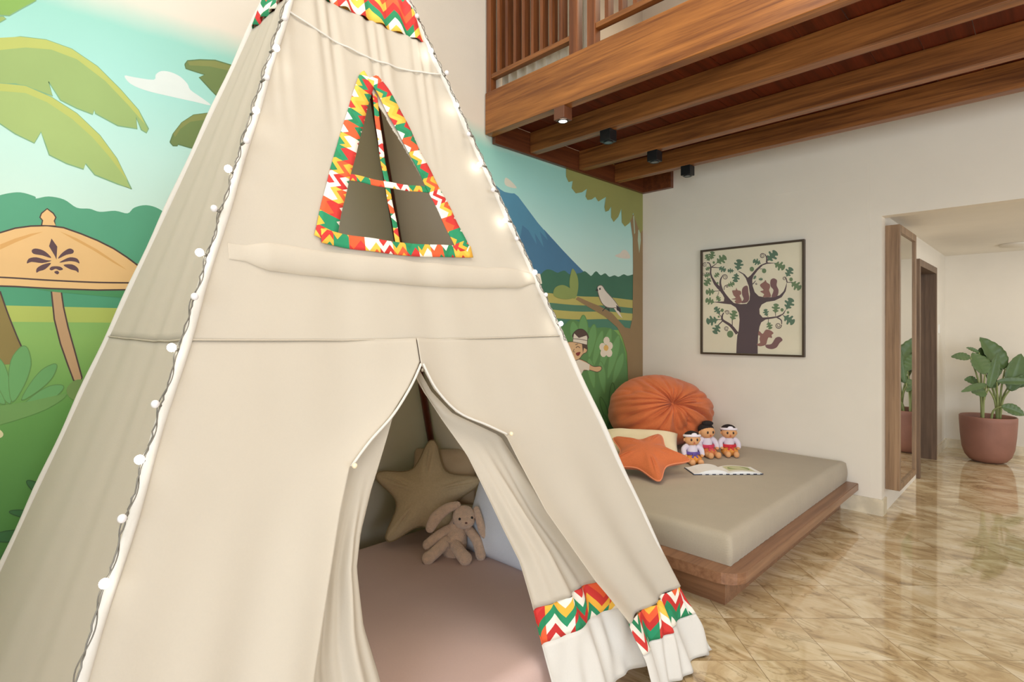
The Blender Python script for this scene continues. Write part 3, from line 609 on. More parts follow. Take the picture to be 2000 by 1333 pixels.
# ------------------------------------------------------------------ framed picture
def picture():
    yp = YW-.035; s = 5.127
    def tp(x, y): return ony(1340+x/s, 450+y/s, yp)
    c = [tp(133, 203), tp(1178, 88), tp(1192, 1272), tp(155, 1242)]
    x0, x1 = (c[0].x+c[3].x)/2, (c[1].x+c[2].x)/2; z1, z0 = (c[0].z+c[1].z)/2, (c[2].z+c[3].z)/2
    t = thing('framed_picture', 'square picture of squirrels in an oak tree in a thin dark frame', 'picture', ((x0+x1)/2, YW, z0))
    m_f = mat('bronze_frame', (72, 56, 42), .4, var=.1); fw = .018
    for a in ((x0, x0+fw, z0, z1), (x1-fw, x1, z0, z1), (x0+fw, x1-fw, z0, z0+fw), (x0+fw, x1-fw, z1-fw, z1)):
        at(t, B(a[0], a[1], YW-.04, YW-.001, a[2], a[3], bev=.002), 'frame_bar', m_f, smooth=False)
    # bilinear map: zoom coords -> rectangle
    q = [(150, 218), (1145, 110), (1160, 1250), (170, 1230)]
    def inv(x, y):
        u = v = .5
        for _ in range(12):
            X = (1-u)*(1-v)*q[0][0]+u*(1-v)*q[1][0]+u*v*q[2][0]+(1-u)*v*q[3][0]; Y = (1-u)*(1-v)*q[0][1]+u*(1-v)*q[1][1]+u*v*q[2][1]+(1-u)*v*q[3][1]
            Xu = (1-v)*(q[1][0]-q[0][0])+v*(q[2][0]-q[3][0]); Yu = (1-v)*(q[1][1]-q[0][1])+v*(q[2][1]-q[3][1])
            Xv = (1-u)*(q[3][0]-q[0][0])+u*(q[2][0]-q[1][0]); Yv = (1-u)*(q[3][1]-q[0][1])+u*(q[2][1]-q[1][1])
            D = Xu*Yv-Xv*Yu; ex, ey = x-X, y-Y; u += (ex*Yv-ey*Xv)/D; v += (Xu*ey-Yu*ex)/D
        return u, v
    # perspective-correct horizontal placement comes from unprojecting, heights from the bilinear v
    ix0, ix1, iz0, iz1 = x0+fw, x1-fw, z0+fw, z1-fw
    def to3(x, y):
        u, v = inv(x, y); X = ony(1340+x/s, 600, yp).x
        return Vector((min(max(X, ix0), ix1), yp+.018, iz1-(iz1-iz0)*min(max(v, 0), 1)))
    P = Paint(to3, (0, -1, 0))
    P.face([(ix0, yp+.018, iz0), (ix1, yp+.018, iz0), (ix1, yp+.018, iz1), (ix0, yp+.018, iz1)], P.col((232, 222, 196)))
    T = (92, 76, 80); SQ, SQ2 = (150, 108, 100), (128, 94, 94); GN, GN2 = (96, 122, 100), (112, 134, 98)
    def leaf(x, y, L_, ang, c=GN):
        a = radians(ang); pts = []
        prof = [(0, .05), (.12, .10), (.2, .28), (.32, .30), (.34, .14), (.44, .2), (.52, .42), (.66, .40), (.64, .18), (.74, .18), (.84, .30), (.96, .22), (1.02, .0)]
        for px_, w in prof: pts.append((px_, w))
        for px_, w in prof[-2::-1]: pts.append((px_, -w))
        P.poly([(x+L_*(px_*cos(a)-w*sin(a)), y+L_*(px_*sin(a)+w*cos(a))) for px_, w in pts], c, True, 2)
    def spiral(x, y, r, w=6, turns=2., a0=0, sg=1):
        P.line([(x+r*(1-.8*i/30)*cos(a0+sg*turns*2*pi*i/30), y+r*(1-.8*i/30)*sin(a0+sg*turns*2*pi*i/30)) for i in range(31)], T, (w, w*.5), False)
    P.poly([(495, 1236), (498, 1150), (505, 1060), (520, 1000), (528, 900), (520, 830), (490, 775), (440, 745), (370, 738), (255, 722), (370, 715), (375, 680), (360, 650), (330, 610), (300, 580), (270, 540), (245, 480), (262, 475), (290, 520), (330, 565), (350, 580), (390, 640), (430, 690), (470, 730), (540, 742), (600, 738), (628, 700), (632, 640), (620, 560), (590, 480), (560, 440), (510, 410), (530, 412), (580, 440), (610, 475), (640, 450), (690, 390), (740, 345), (800, 320), (900, 325), (800, 335), (760, 350), (710, 400), (665, 460), (655, 500), (660, 560), (680, 620), (720, 660), (780, 672), (860, 670), (930, 650), (970, 610), (990, 560), (1005, 510), (1000, 560), (990, 610), (950, 670), (880, 705), (800, 718), (750, 745), (727, 790), (730, 840), (760, 875), (820, 872), (900, 862), (960, 835), (1000, 780), (975, 835), (930, 868), (860, 885), (790, 895), (745, 925), (728, 970), (715, 1060), (710, 1150), (710, 1240)], T)
    P.line([(350, 600), (335, 540), (340, 490), (360, 455)], T, (26, 8)); spiral(382, 470, 28, 8, 1.8, 3.6)
    P.line([(252, 480), (238, 430), (240, 370), (225, 330), (200, 325)], T, (18, 8)); spiral(180, 345, 22, 6, 1.6, 5.2, -1)
    P.line([(245, 370), (300, 330)], T, (10, 6)); P.line([(245, 370), (330, 375)], T, (10, 6)); P.line([(240, 430), (190, 425)], T, 6); spiral(172, 440, 16, 5, 1.5)
    P.line([(330, 610), (270, 612)], T, 6); P.line([(320, 620), (300, 690)], T, 5)
    P.line([(372, 600), (380, 560), (430, 540)], T, (8, 5)); spiral(402, 560, 14, 5)
    P.line([(505, 1040), (440, 960), (360, 905), (355, 860), (370, 830)], T, (34, 10)); spiral(404, 828, 24, 7, 1.8, 3.2); P.line([(365, 905), (310, 960)], T, 10); P.line([(350, 900), (310, 900)], T, 7); P.line([(345, 870), (310, 830)], T, 7); P.line([(455, 960), (455, 900)], T, 8); spiral(398, 988, 24, 7, 1.8, 1.)
    P.line([(800, 320), (800, 270), (780, 235)], T, (18, 8)); spiral(758, 254, 26, 8, 1.8, 5.5, -1)
    P.line([(660, 540), (690, 505)], T, (12, 5)); spiral(695, 535, 10, 4); P.line([(1005, 520), (995, 480), (985, 465)], T, (12, 6)); spiral(978, 482, 18, 6, 1.6, 5.5, -1); P.line([(1005, 520), (1060, 518)], T, 7); P.line([(730, 385), (760, 385)], T, 5)
    P.line([(900, 870), (945, 900), (950, 940)], T, (14, 9)); spiral(917, 955, 32, 9, 1.8, -.3); P.line([(960, 845), (985, 870)], T, 6); P.line([(820, 880), (815, 930)], T, 6); P.line([(815, 870), (800, 830)], T, 5); P.line([(890, 860), (888, 810)], T, 6)
    for a in ((225, 305, 70, -115), (245, 290, 80, -80), (300, 325, 110, -35), (320, 372, 75, 25), (235, 370, 50, 150), (235, 440, 60, 160), (275, 470, 60, -40), (235, 480, 90, 125), (280, 615, 90, 175), (300, 660, 60, 60), (275, 725, 90, -165),
              (410, 555, 70, -20), (470, 405, 60, 180), (510, 400, 110, -80), (500, 430, 90, 100), (740, 330, 80, -160), (810, 300, 125, -45), (880, 330, 110, 25), (1000, 460, 100, -60), (1050, 520, 110, 35), (670, 490, 40, -60),
              (330, 840, 80, -125), (310, 900, 115, 170), (320, 950, 100, 115), (455, 905, 100, -75), (800, 860, 70, -100), (888, 830, 95, -85), (1000, 790, 120, -65), (975, 860, 120, 35), (815, 920, 75, 70), (720, 490, 40, 0)):
        leaf(*a, c=random.choice((GN, GN2)))
    for x, y, r in ((652, 388, 22), (775, 405, 22), (435, 1045, 32), (1045, 490, 18), (270, 322, 12), (355, 805, 16), (955, 797, 16), (1015, 822, 12), (320, 870, 10), (308, 530, 10)):
        P.poly([(x+r*cos(k), y+r*1.1*sin(k)) for k in [j*pi/6 for j in range(12)]], GN2)
    # squirrels
    P.poly([(610, 560), (580, 560), (555, 590), (555, 650), (570, 690), (545, 728), (600, 725), (625, 690), (618, 620)], SQ2, True, 3)
    P.poly([(455, 605), (490, 600), (495, 575), (508, 600), (540, 610), (545, 640), (530, 655), (545, 690), (550, 725), (500, 735), (480, 712), (495, 700), (445, 690), (490, 680), (470, 655), (462, 635)], SQ, True, 3)
    P.poly([(905, 500), (870, 480), (840, 500), (840, 560), (870, 600), (850, 668), (905, 660), (920, 600), (900, 550)], SQ2, True, 3)
    P.poly([(735, 545), (775, 515), (790, 497), (802, 522), (830, 540), (835, 570), (825, 600), (840, 640), (838, 668), (765, 668), (775, 640), (735, 612), (770, 600), (745, 570)], SQ, True, 3)
    P.poly([(790, 1150), (850, 1140), (890, 1080), (935, 1070), (960, 1100), (930, 1130), (900, 1175), (850, 1192), (800, 1180)], SQ2, True, 3)
    P.poly([(725, 1010), (760, 1040), (790, 1000), (830, 1000), (870, 1030), (850, 1050), (855, 1080), (820, 1075), (805, 1110), (790, 1150), (730, 1165), (700, 1145), (735, 1130), (728, 1090), (735, 1060), (715, 1050)], SQ, True, 3)
    P.bm.transform(Matrix.Translation(-Vector(t.location))); P.build('print', t)
picture()

# ------------------------------------------------------------------ daybed
m_bed = wood('daybed_wood', (122, 84, 60), (156, 114, 84), 'Y', .32); m_cov = fabric('taupe_cover', (178, 166, 146), weave=500, strength=.15)
bed = thing('daybed', 'low built wooden daybed platform with rounded corner against the cream wall', 'daybed', (-2.2, 4.0, 0))
def rrect(x0, x1, y0, y1, r, n=8, only=None):
    out = []
    for cx, cy, a in ((x1-r, y0+r, -90), (x1-r, y1-r, 0), (x0+r, y1-r, 90), (x0+r, y0+r, 180)):
        rr = r
        if only is not None and a not in only: out.append((cx+(r if a in (-90, 0) else -r), cy+(r if a in (0, 90) else -r))); continue
        for i in range(n+1):
            t = radians(a+90*i/n); out.append((cx+rr*cos(t), cy+rr*sin(t)))
    return out
def prism(bm, pts, z0, z1, bev=0):
    a = [bm.verts.new((x, y, z0)) for x, y in pts]; b = [bm.verts.new((x, y, z1)) for x, y in pts]; n = len(pts); fs = []
    fb = bm.faces.new(a[::-1]); ft = bm.faces.new(b)
    for i in range(n): bm.faces.new((a[i], a[(i+1) % n], b[(i+1) % n], b[i]))
    if bev: bmesh.ops.bevel(bm, geom=list(fb.edges)+list(ft.edges), offset=bev, segments=2, affect='EDGES')
bm = bmesh.new(); prism(bm, rrect(XW+.012, -1.13, 2.755, YW-.02, .13, 10, only=(-90,)), .175, .235, .004); at(bed, bm, 'platform_top', m_bed, smooth=False)
at(bed, B(XW+.012, -1.26, 2.90, YW-.022, 0, .174), 'plinth', wood('plinth_wood', (124, 86, 60), (158, 114, 82), 'X', .35), smooth=False)
def cushion_box(x0, x1, y0, y1, z0, z1, r=.03, bow=.012, wr=0):
    bm = bmesh.new(); nu, nv = 60, 60
    def prof(s):     # -> along [0,1] cross param for top incl. sides
        return s
    # top sheet with rounded edges dropping down the sides
    def f(s, t):
        sx, sy = s*2-1, t*2-1
        m = max(abs(sx), abs(sy))
        lim = .86
        if m <= lim:
            k = 1/lim; x = (x0+x1)/2+(x1-x0)/2*sx*k; y = (y0+y1)/2+(y1-y0)/2*sy*k; z = z1
            ex = min(x-x0, x1-x, y-y0, y1-y)
            rr = r*1.5
            if ex < rr: z = z1-r+sqrt(max(0, 1-((rr-ex)/rr)**2))*r
            z += bow*(1-(sx*k)**2)*(1-(sy*k)**2)
        else:
            q = (m-lim)/(1-lim); sx2, sy2 = sx/m, sy/m
            x = (x0+x1)/2+(x1-x0)/2*sx2; y = (y0+y1)/2+(y1-y0)/2*sy2; z = (z1-r)+(z0-(z1-r))*q
            c = sin(pi*q)*.008
            x += c*(1 if sx2 > .99 else -1 if sx2 < -.99 else 0); y += c*(1 if sy2 > .99 else -1 if sy2 < -.99 else 0)
            if wr: 
                a = y*1.0+x; w_ = wr*sin(a*110+3*sin(a*13))*(1-q*.3)
                if sx2 > .99: x += w_
        return (x, y, z)
    grid(bm, f, 140, 140); return bm
at(bed, cushion_box(XW+.016, -1.215, 2.865, YW-.025, .236, .405, .028, .012, .0022), 'mattress', m_cov)
# ------------------------------------------------------------------ bean bag
def beanbag():
    c = Vector((-2.635, 4.62, .414)); t = thing('bean_bag', 'big slouchy burnt-orange bean bag in the corner of the daybed', 'bean bag', c)
    bm = bmesh.new(); seg, rings = 160, 80
    ax = Vector((.66, -.58, .36)).normalized(); a1 = ax.cross(Vector((0, 0, 1))).normalized(); a2 = ax.cross(a1)
    rnd = random.Random(5); ph = [rnd.uniform(0, 6.28) for _ in range(12)]
    rows = []
    for i in range(rings+1):
        th = pi*i/rings; row = []
        for k in range(seg if 0 < i < rings else 1):
            p = 2*pi*k/seg; d = ax*cos(th)+(a1*cos(p)+a2*sin(p))*sin(th)
            g = math.exp(-(th/.16)**2)                                 # gather dimple
            v1 = Vector((cos(p)*1.5, sin(p)*1.5, th*.55+4)); v2 = Vector((cos(p)*3.2+7, sin(p)*3.2, th*.8))
            n1 = noise.noise(v1); n2 = noise.noise(v2); n3 = noise.noise(Vector((cos(p)*6, sin(p)*6+3, th*1.3)))
            env = math.exp(-((th-.42)/.62)**2)
            fold = (min(1, abs(n1)*5)**.6-.72)*.135+(min(1, abs(n2)*4.5)**.7-.7)*.08+(abs(n3)-.25)*.045
            r = 1-.17*g+fold*env*min(1, th/.12)+.035*noise.noise(d*2.0+Vector((3, 1, 2)))+(min(1, abs(n2)*5)-.8)*.012
            q = Vector((d.x*.47, d.y*.50, d.z*.345))*r
            lat = d.x*K+d.y*K; q.z *= 1-.16*max(0, lat)+.05*max(0, -lat)
            # flatten underneath, sag outwards
            z = q.z+.325
            if z < 0: z = 0
            s = 1+.10*max(0, 1-z/.35)
            x, y = q.x*s, q.y*s
            if z > .42: z = .42+(z-.42)*.92
            row.append(bm.verts.new((x, y, z+.006)))
        rows.append(row)
    for i in range(rings):
        a, b = rows[i], rows[i+1]
        for k in range(seg):
            k2 = (k+1) % seg
            if len(a) == 1: bm.faces.new((a[0], b[k], b[k2]))
            elif len(b) == 1: bm.faces.new((a[k], b[0], a[k2]))
            else: bm.faces.new((a[k], b[k], b[k2], a[k2]))
    obj('cover', bm, fabric('rust_linen', (206, 112, 66), weave=400, slub=.12, strength=.3), t)
    bm = bmesh.new(); g = Vector((ax.x*.47, ax.y*.5, ax.z*.345))*.80+Vector((0, 0, .325)); ball(bm, g, .016, seg=12, rings=8); obj('gather_button', bm, MATS['rust_linen'], t)
beanbag()

# ------------------------------------------------------------------ star pillows
def star_pillow(name, label, M, R=.3, h=.085, m=None, mp=None, inner=.52, rot=90, loc_label='pillow', seed=1):
    t = thing(name, label, loc_label, M.to_translation()); t.rotation_euler = M.to_euler()
    pts = []
    for i in range(10):
        a = radians(rot+36*i); r = R if i % 2 == 0 else R*inner
        if i % 2 == 0:
            for da, k in ((-6, .92), (0, 1.0), (6, .92)): pts.append((r*k*cos(a+radians(da)), r*k*sin(a+radians(da))))
        else: pts.append((r*cos(a), r*sin(a)))
    bd = smoothpts(pts, True, 6); n = len(bd); bm = bmesh.new(); nr = 16
    for sgn in (1, -1):
        prev = None
        c = bm.verts.new((0, 0, sgn*h))
        for j in range(1, nr+1):
            rho = j/nr; row = []
            for k, (x, y) in enumerate(bd):
                rb = hypot(x, y)
                hh = h*(1-rho**2.4)**.6*(1-.25*(rb/R)*rho)
                wr = .010*sin(k*.9+seed)*sin(pi*rho)**2*(rho) if rho > .4 else 0
                row.append(bm.verts.new((x*rho, y*rho, sgn*(hh+wr+.002))))
            for k in range(n):
                k2 = (k+1) % n
                if prev is None: f = (c, row[k], row[k2])
                else: f = (prev[k], row[k], row[k2], prev[k2])
                bm.faces.new(f if sgn > 0 else f[::-1])
            prev = row
    bmesh.ops.remove_doubles(bm, verts=bm.verts, dist=.0001)
    cov = obj('cover', bm, m, t)
    bm = bmesh.new(); tube(bm, [(x, y, 0) for x, y in bd]+[(bd[0][0], bd[0][1], 0)], .0055, 8, caps=False); obj('piping', bm, mp or m, t)
    return t
def frame(origin, xdir, ydir):
    x = Vector(xdir).normalized(); z = x.cross(Vector(ydir)).normalized(); y = z.cross(x)
    return Matrix.Translation(origin)@Matrix(((x.x, y.x, z.x, 0), (x.y, y.y, z.y, 0), (x.z, y.z, z.z, 0), (0, 0, 0, 1)))
star_pillow('star_pillow', 'orange star-shaped pillow on the daybed leaning on a cream pillow', frame((-2.17, 3.60, .555), (.86, .5, -.06), (-.50, .78, .36)), .315, .08, MATS['rust_linen'], fabric('coral_piping', (224, 138, 98)), inner=.60, rot=72)

def pillow(bm, w, l, h, M, n=28, seed=0.):
    for sgn in (1, -1):
        def f(s, t):
            x, y = s*2-1, t*2-1; e = (1-x**4)*(1-y**4)
            z = sgn*(h*max(0, e)**.55); px_ = x*w/2*(1-.07*(1-abs(y))**1*0-.05*(1-y*y)*abs(x)); py_ = y*l/2*(1-.05*(1-x*x)*abs(y))
            z += .010*noise.noise(Vector((x*2.5+seed, y*2.5, sgn)))*e
            return M@Vector((px_, py_, z))
        V = grid(bm, f if sgn > 0 else (lambda s, t: f(1-s, t)), n, n)
    bmesh.ops.remove_doubles(bm, verts=bm.verts, dist=.0005)
bm = bmesh.new(); pillow(bm, .62, .46, .07, frame((-2.42, 3.92, .55), (.86, .5, 0), (-.5, .80, .27)))
tag(obj('pillow', bm, fabric('ivory_cotton', (240, 228, 196), strength=.1)), 'plain cream pillow behind the orange star on the daybed', 'pillow')

# ------------------------------------------------------------------ dolls
def doll(loc, rz, h, label, sash, hair, band, sarong, seed):
    t = thing('rag_doll', label, 'doll', loc, rz, 'rag dolls on the daybed'); s = h/.27
    skin = mat('doll_skin', (226, 168, 116), .8, bump=.05); wh = fabric('doll_blouse', (226, 216, 228)); hr = mat('doll_hair', (34, 26, 26), .9, bump=.3, bscale=200)
    S = lambda x_, y_, z_: Vector((x_*1.13, y_, z_))*s
    # local: faces -Y
    bm = bmesh.new(); tube(bm, catmull3([S(0, 0, .02), S(0, 0, .06), S(0, -.002, .12), S(0, -.002, .155)], 4), [x*s for x in (.046,)*3+(.048, .048, .047, .046, .044, .042, .038, .034, .028, .022)][:13], 16); obj('blouse', bm, wh, t)
    bm = bmesh.new(); ball(bm, S(0, -.004, .196), .060*s, 1.08, .92, .88, 20, 14)
    for q in (-1, 1): ball(bm, S(q*.057, 0, .190), .012*s, .6, .8, 1.1, 10, 6)
    ball(bm, S(0, -.060, .186), .006*s, seg=8, rings=6); hd = obj('head', bm, skin, t)
    bm = bmesh.new()
    for q in (-1, 1): bm = bmesh.new(); ball(bm, S(q*.021, -.055, .199), .0092*s, .9, .4, 1.25, 10, 8); obj('eye', bm, mat('doll_eye', (50, 34, 24), .25), hd)
    bm = bmesh.new(); ball(bm, S(0, -.056, .172), .006*s, 1.5, .4, .6, 10, 6); obj('mouth', bm, mat('doll_mouth', (190, 60, 54), .7), hd)
    bm = bmesh.new()
    def cap(p): return p if p.z > -.2*.06*s or p.y > .012*s else Vector((p.x, max(p.y, 0), p.z))*.9
    ball(bm, S(0, .010, .214), .062*s, 1.06, .92, .78, 20, 14, fn=cap)
    if hair == 'bun': ball(bm, S(.01, .004, .263), .036*s, 1.35, 1, .62, 16, 10); ball(bm, S(-.045, .03, .165), .018*s, 1, 1, 1.3, 10, 8)
    obj('hair', bm, hr, t)
    if band:
        bm = bmesh.new(); pts = [S(.056*cos(a), .002+.058*sin(a), .224+.008*(-sin(a))) for a in [k*pi/12 for k in range(25)]]
        tube(bm, pts, .0105*s, 8, caps=False)
        ball(bm, S(.0, -.052, .243), .014*s, 1.7, .7, .9, 10, 8)
        obj('head_cloth', bm, mat('doll_headcloth', (240, 232, 240), .8), t)
    for q in (-1, 1):
        bm = bmesh.new(); pts = catmull3([S(q*.030, 0, .145), S(q*.062, -.006, .115), S(q*.066, -.028, .078)], 4); tube(bm, pts, [.019*s, .022*s, .023*s, .023*s, .023*s, .022*s, .022*s, .021*s, .020*s][:len(pts)], 10); ball(bm, pts[-1], .0205*s, seg=10, rings=8); arm = obj('sleeve', bm, wh, t)
        bm = bmesh.new(); ball(bm, pts[-1]+S(-q*.006, -.014, -.012), .0145*s, 1, 1.2, .9, 10, 8); obj('hand', bm, skin, arm)
    bm = bmesh.new(); pts = [S(.050*cos(a), .047*sin(a), .086) for a in [k*pi/12 for k in range(25)]]; 
    for dz in (-.008, .004): tube(bm, [p+Vector((0, 0, dz*s)) for p in pts], .0075*s, 8, caps=False)
    ball(bm, S(0, -.052, .082), .014*s, 1.3, .6, .9, 10, 8)
    for q in (-1, 1): tube(bm, [S(0, -.055, .08), S(q*.012, -.064, .066), S(q*.018, -.070, .052)], [.005*s, .008*s, .010*s], 8)
    obj('sash', bm, mat('doll_sash_%d' % seed, sash, .7), t)
    bm = bmesh.new()
    def skirt(p): return Vector((p.x, p.y, max(p.z, -.032*s)))
    ball(bm, S(0, -.022, .036), .066*s, 1.08, .98, .62, 24, 14, fn=skirt); obj('sarong', bm, mat('doll_sarong_%d' % seed, sarong, .8, var=.25, vscale=60), t)
    for q in (-1, 1):
        bm = bmesh.new(); pts = catmull3([S(q*.026, -.03, .03), S(q*.034, -.075, .026), S(q*.03, -.105, .022)], 3); tube(bm, pts, .021*s, 10); ball(bm, S(q*.03, -.112, .026), .0245*s, 1, .85, 1.05, 12, 8); obj('leg', bm, skin, t)
MZ = .417
doll((-2.08, 4.16, MZ), radians(46), .265, 'rag doll with purple sash and white head cloth beside the orange star', (104, 84, 160), 'short', True, (226, 150, 62), 1)
doll((-2.105, 4.475, MZ), radians(58), .285, 'rag doll with black hair bun and pink sash, between the other two', (214, 66, 96), 'bun', False, (206, 120, 70), 2)
doll((-1.985, 4.645, MZ), radians(38), .27, 'rag doll with red sash and white head cloth, nearest the cream wall', (214, 48, 62), 'short', True, (218, 146, 66), 3)

# ------------------------------------------------------------------ open book
def book():
    c = onz(1412, 921, MZ); t = thing('open_book', 'open picture book with white pages lying on the daybed mattress', 'book', (c.x, c.y, MZ+.001), radians(45+2))
    m_pg = mat('page_white', (240, 240, 238), .6); wd, dp = .26, .19
    bm = bmesh.new(); box(bm, -wd*1.02, wd*1.02, -dp/2-.004, dp/2+.004, -.001, .004)
    obj('cover', bm, mat('book_cover', (34, 44, 70), .5), t, smooth=False)
    for q, nm in ((-1, 1), (1, 2)):
        bm = bmesh.new(); nn = 14
        def hgt(s): return (.008+.030*sin(pi*min(1, s*1.15))**.7*(1-.35*s)) if q < 0 else (.006+.018*sin(pi*min(1, s*1.1+.02))**.8*(1-.5*s))
        top = [(q*wd*i/nn, hgt(i/nn)) for i in range(nn+1)]
        for y in (0,):
            a = [bm.verts.new((x, -dp/2, z)) for x, z in top]; b = [bm.verts.new((x, dp/2, z)) for x, z in top]
            a0 = [bm.verts.new((x, -dp/2, .0042)) for x, z in top]; b0 = [bm.verts.new((x, dp/2, .0042)) for x, z in top]
            for i in range(nn):
                bm.faces.new((a[i], a[i+1], b[i+1], b[i])); bm.faces.new((a0[i], a0[i+1], a[i+1], a[i])); bm.faces.new((b0[i], b[i], b[i+1], b0[i+1]))
            bm.faces.new((a[-1], a0[-1], b0[-1], b[-1]))
        pg = obj('pages', bm, m_pg, t, smooth=False)
        if q > 0:
            bm = bmesh.new(); mm = [mat('page_print_green', (128, 150, 82), .6, var=.35, vscale=22), mat('page_print_pale', (206, 206, 166), .6)]
            def pf(x, y, dz=.0008): return (x, y, hgt(x/wd)+dz)
            grid(bm, lambda s, v: pf(.025+.2*s, -.055+.13*v), 10, 4, mi=1)
            r_ = [bm.verts.new(pf(.125+.085*cos(k*pi/8), .01+.045*sin(k*pi/8)*(1+.2*sin(k)), .0016)) for k in range(16)]; f = bm.faces.new(r_); f.material_index = 0
            obj('printed_picture', bm, None, pg, smooth=False, mats=mm)
    bm = bmesh.new()
    for i in range(9): x = -.2+.052*i; box(bm, x, x+.024, -dp/2-.0055, -dp/2-.0042, -.0005, .0042)
    obj('cover_stripes', bm, m_pg, t, smooth=False)
book()

# ------------------------------------------------------------------ play tent
FLp, Rp, Lp, Bp = Vector((-1.14, -.118, 0)), Vector((-1.13, 2.405, 0)), Vector((-3.0, -.12, 0)), Vector((-3.0, 2.39, 0))
AP = onx(658, -303, -2.06)
tent = thing('play_tent', 'tall cream canvas play tent with zigzag trim in front of the mural', 'tent', (-2.06, 1.14, 0))
TL = Vector(tent.location)
m_can = fabric('canvas', (231, 223, 208), transl=.42, weave=600, slub=.02, strength=.2)
m_can2 = fabric('canvas_hem', (230, 226, 218), transl=.15, weave=600, slub=.02, strength=.2)
m_chev = chevron('zigzag_band', .11, .034); m_chevs = chevron('zigzag_trim', .055, .024)
m_pole = wood('tent_pole_wood', (72, 26, 14), (104, 44, 26), 'Z', .35)
m_seam = mat('seam_thread', (190, 180, 162), .9)
class Face:
    def __init__(s, P, Q):
        s.O = P; s.e = (Q-P).normalized(); s.b = (Q-P).length; s.n = (Q-P).cross(AP-P).normalized()
        if s.n.dot(P-TL) < 0: s.n.negate()
        s.w = s.n.cross(s.e); 
        if s.w.z < 0: s.w.negate()
        d = AP-P; s.a0 = d.dot(s.e); s.W = d.dot(s.w)
    def px(s, u, v):
        d = ray(u, v); t = s.n.dot(s.O-CC)/s.n.dot(d); q = CC+d*t-s.O; return q.dot(s.e), q.dot(s.w)
    def lo(s, w): return s.a0*w/s.W
    def hi(s, w): return s.b+(s.a0-s.b)*w/s.W
    def pos(s, a, w, d=0): return s.O+s.e*a+s.w*w+s.n*d-TL
    def wz(s, z): return z/s.w.z
FR, LF, BK, RT = Face(FLp, Rp), Face(Lp, FLp), Face(Bp, Lp), Face(Rp, Bp)
def drape(f, a, w, sag=.05, fold=1., seed=0.):
    l, h = f.lo(w), f.hi(w); T = min(1, max(0, (a-l)/max(h-l, 1e-4))); q = (a-f.a0)/max(f.W-w, .25); H = w/f.W
    e = sin(pi*T)
    d = -sag*e*(h-l)*.45
    d += fold*e*(.007*(1-H)**1.0*sin(q*17+seed+.6*sin(w*1.7))+.0035*(1-.3*H)*sin(q*39+seed*2+.8*sin(w*2.3+seed))+.0016*sin(q*71+3*seed+w))
    d += .010*e*noise.noise(Vector((a*1.6+seed, w*1.3, seed)))
    return d
def panel(f, left, right, w0, w1, nu, nv, name, m, seed=0., extra=None, uv=False, dd=0., sag=.05, fold=1., solid=.0015, parent=None, lab=None):
    bm = bmesh.new(); left = sorted(left, key=lambda q: q[1]) if not callable(left) else left; right = sorted(right, key=lambda q: q[1]) if not callable(right) else right
    def f3(s, t):
        w = w0+(w1-w0)*t; l = left(w) if callable(left) else interp(left, w); r = right(w) if callable(right) else interp(right, w)
        a = l+(r-l)*s; d = drape(f, a, w, sag, fold, seed)+dd
        ww = w
        if extra:
            x = extra(a, w, s, t); d += x[0]; a += x[1]; ww += x[2]
        return f.pos(a, ww, d)
    def uvf(s, t):
        w = w0+(w1-w0)*t; l = left(w) if callable(left) else interp(left, w); r = right(w) if callable(right) else interp(right, w)
        return (l+(r-l)*s, w)
    grid(bm, f3, nu, nv, uvf if uv else None)
    o = obj(name, bm, m, parent or tent)
    if solid: q = o.modifiers.new('thick', 'SOLIDIFY'); q.thickness = solid; q.offset = 0
    if lab: o['label'] = lab
    return o
# poles, running on past the crossing
for P in (FLp, Rp, Lp, Bp):
    d = (AP-P); bm = bmesh.new(); inn = (TL-P); inn.z = 0; inn = inn.normalized()*.065
    q0, q1 = P+inn+Vector((0, 0, .0))-TL, P+inn*.9+d*1.16-TL; tube(bm, [q0, q0+(q1-q0)*.5, q1], .021, 14); obj('pole', bm, m_pole, tent)
zt = 2.70                                   # where the patterned cap starts
zc = 3.12                                   # top of the cloth
SW = FR.wz(1.475)                           # waist seam on the front
px = FR.px
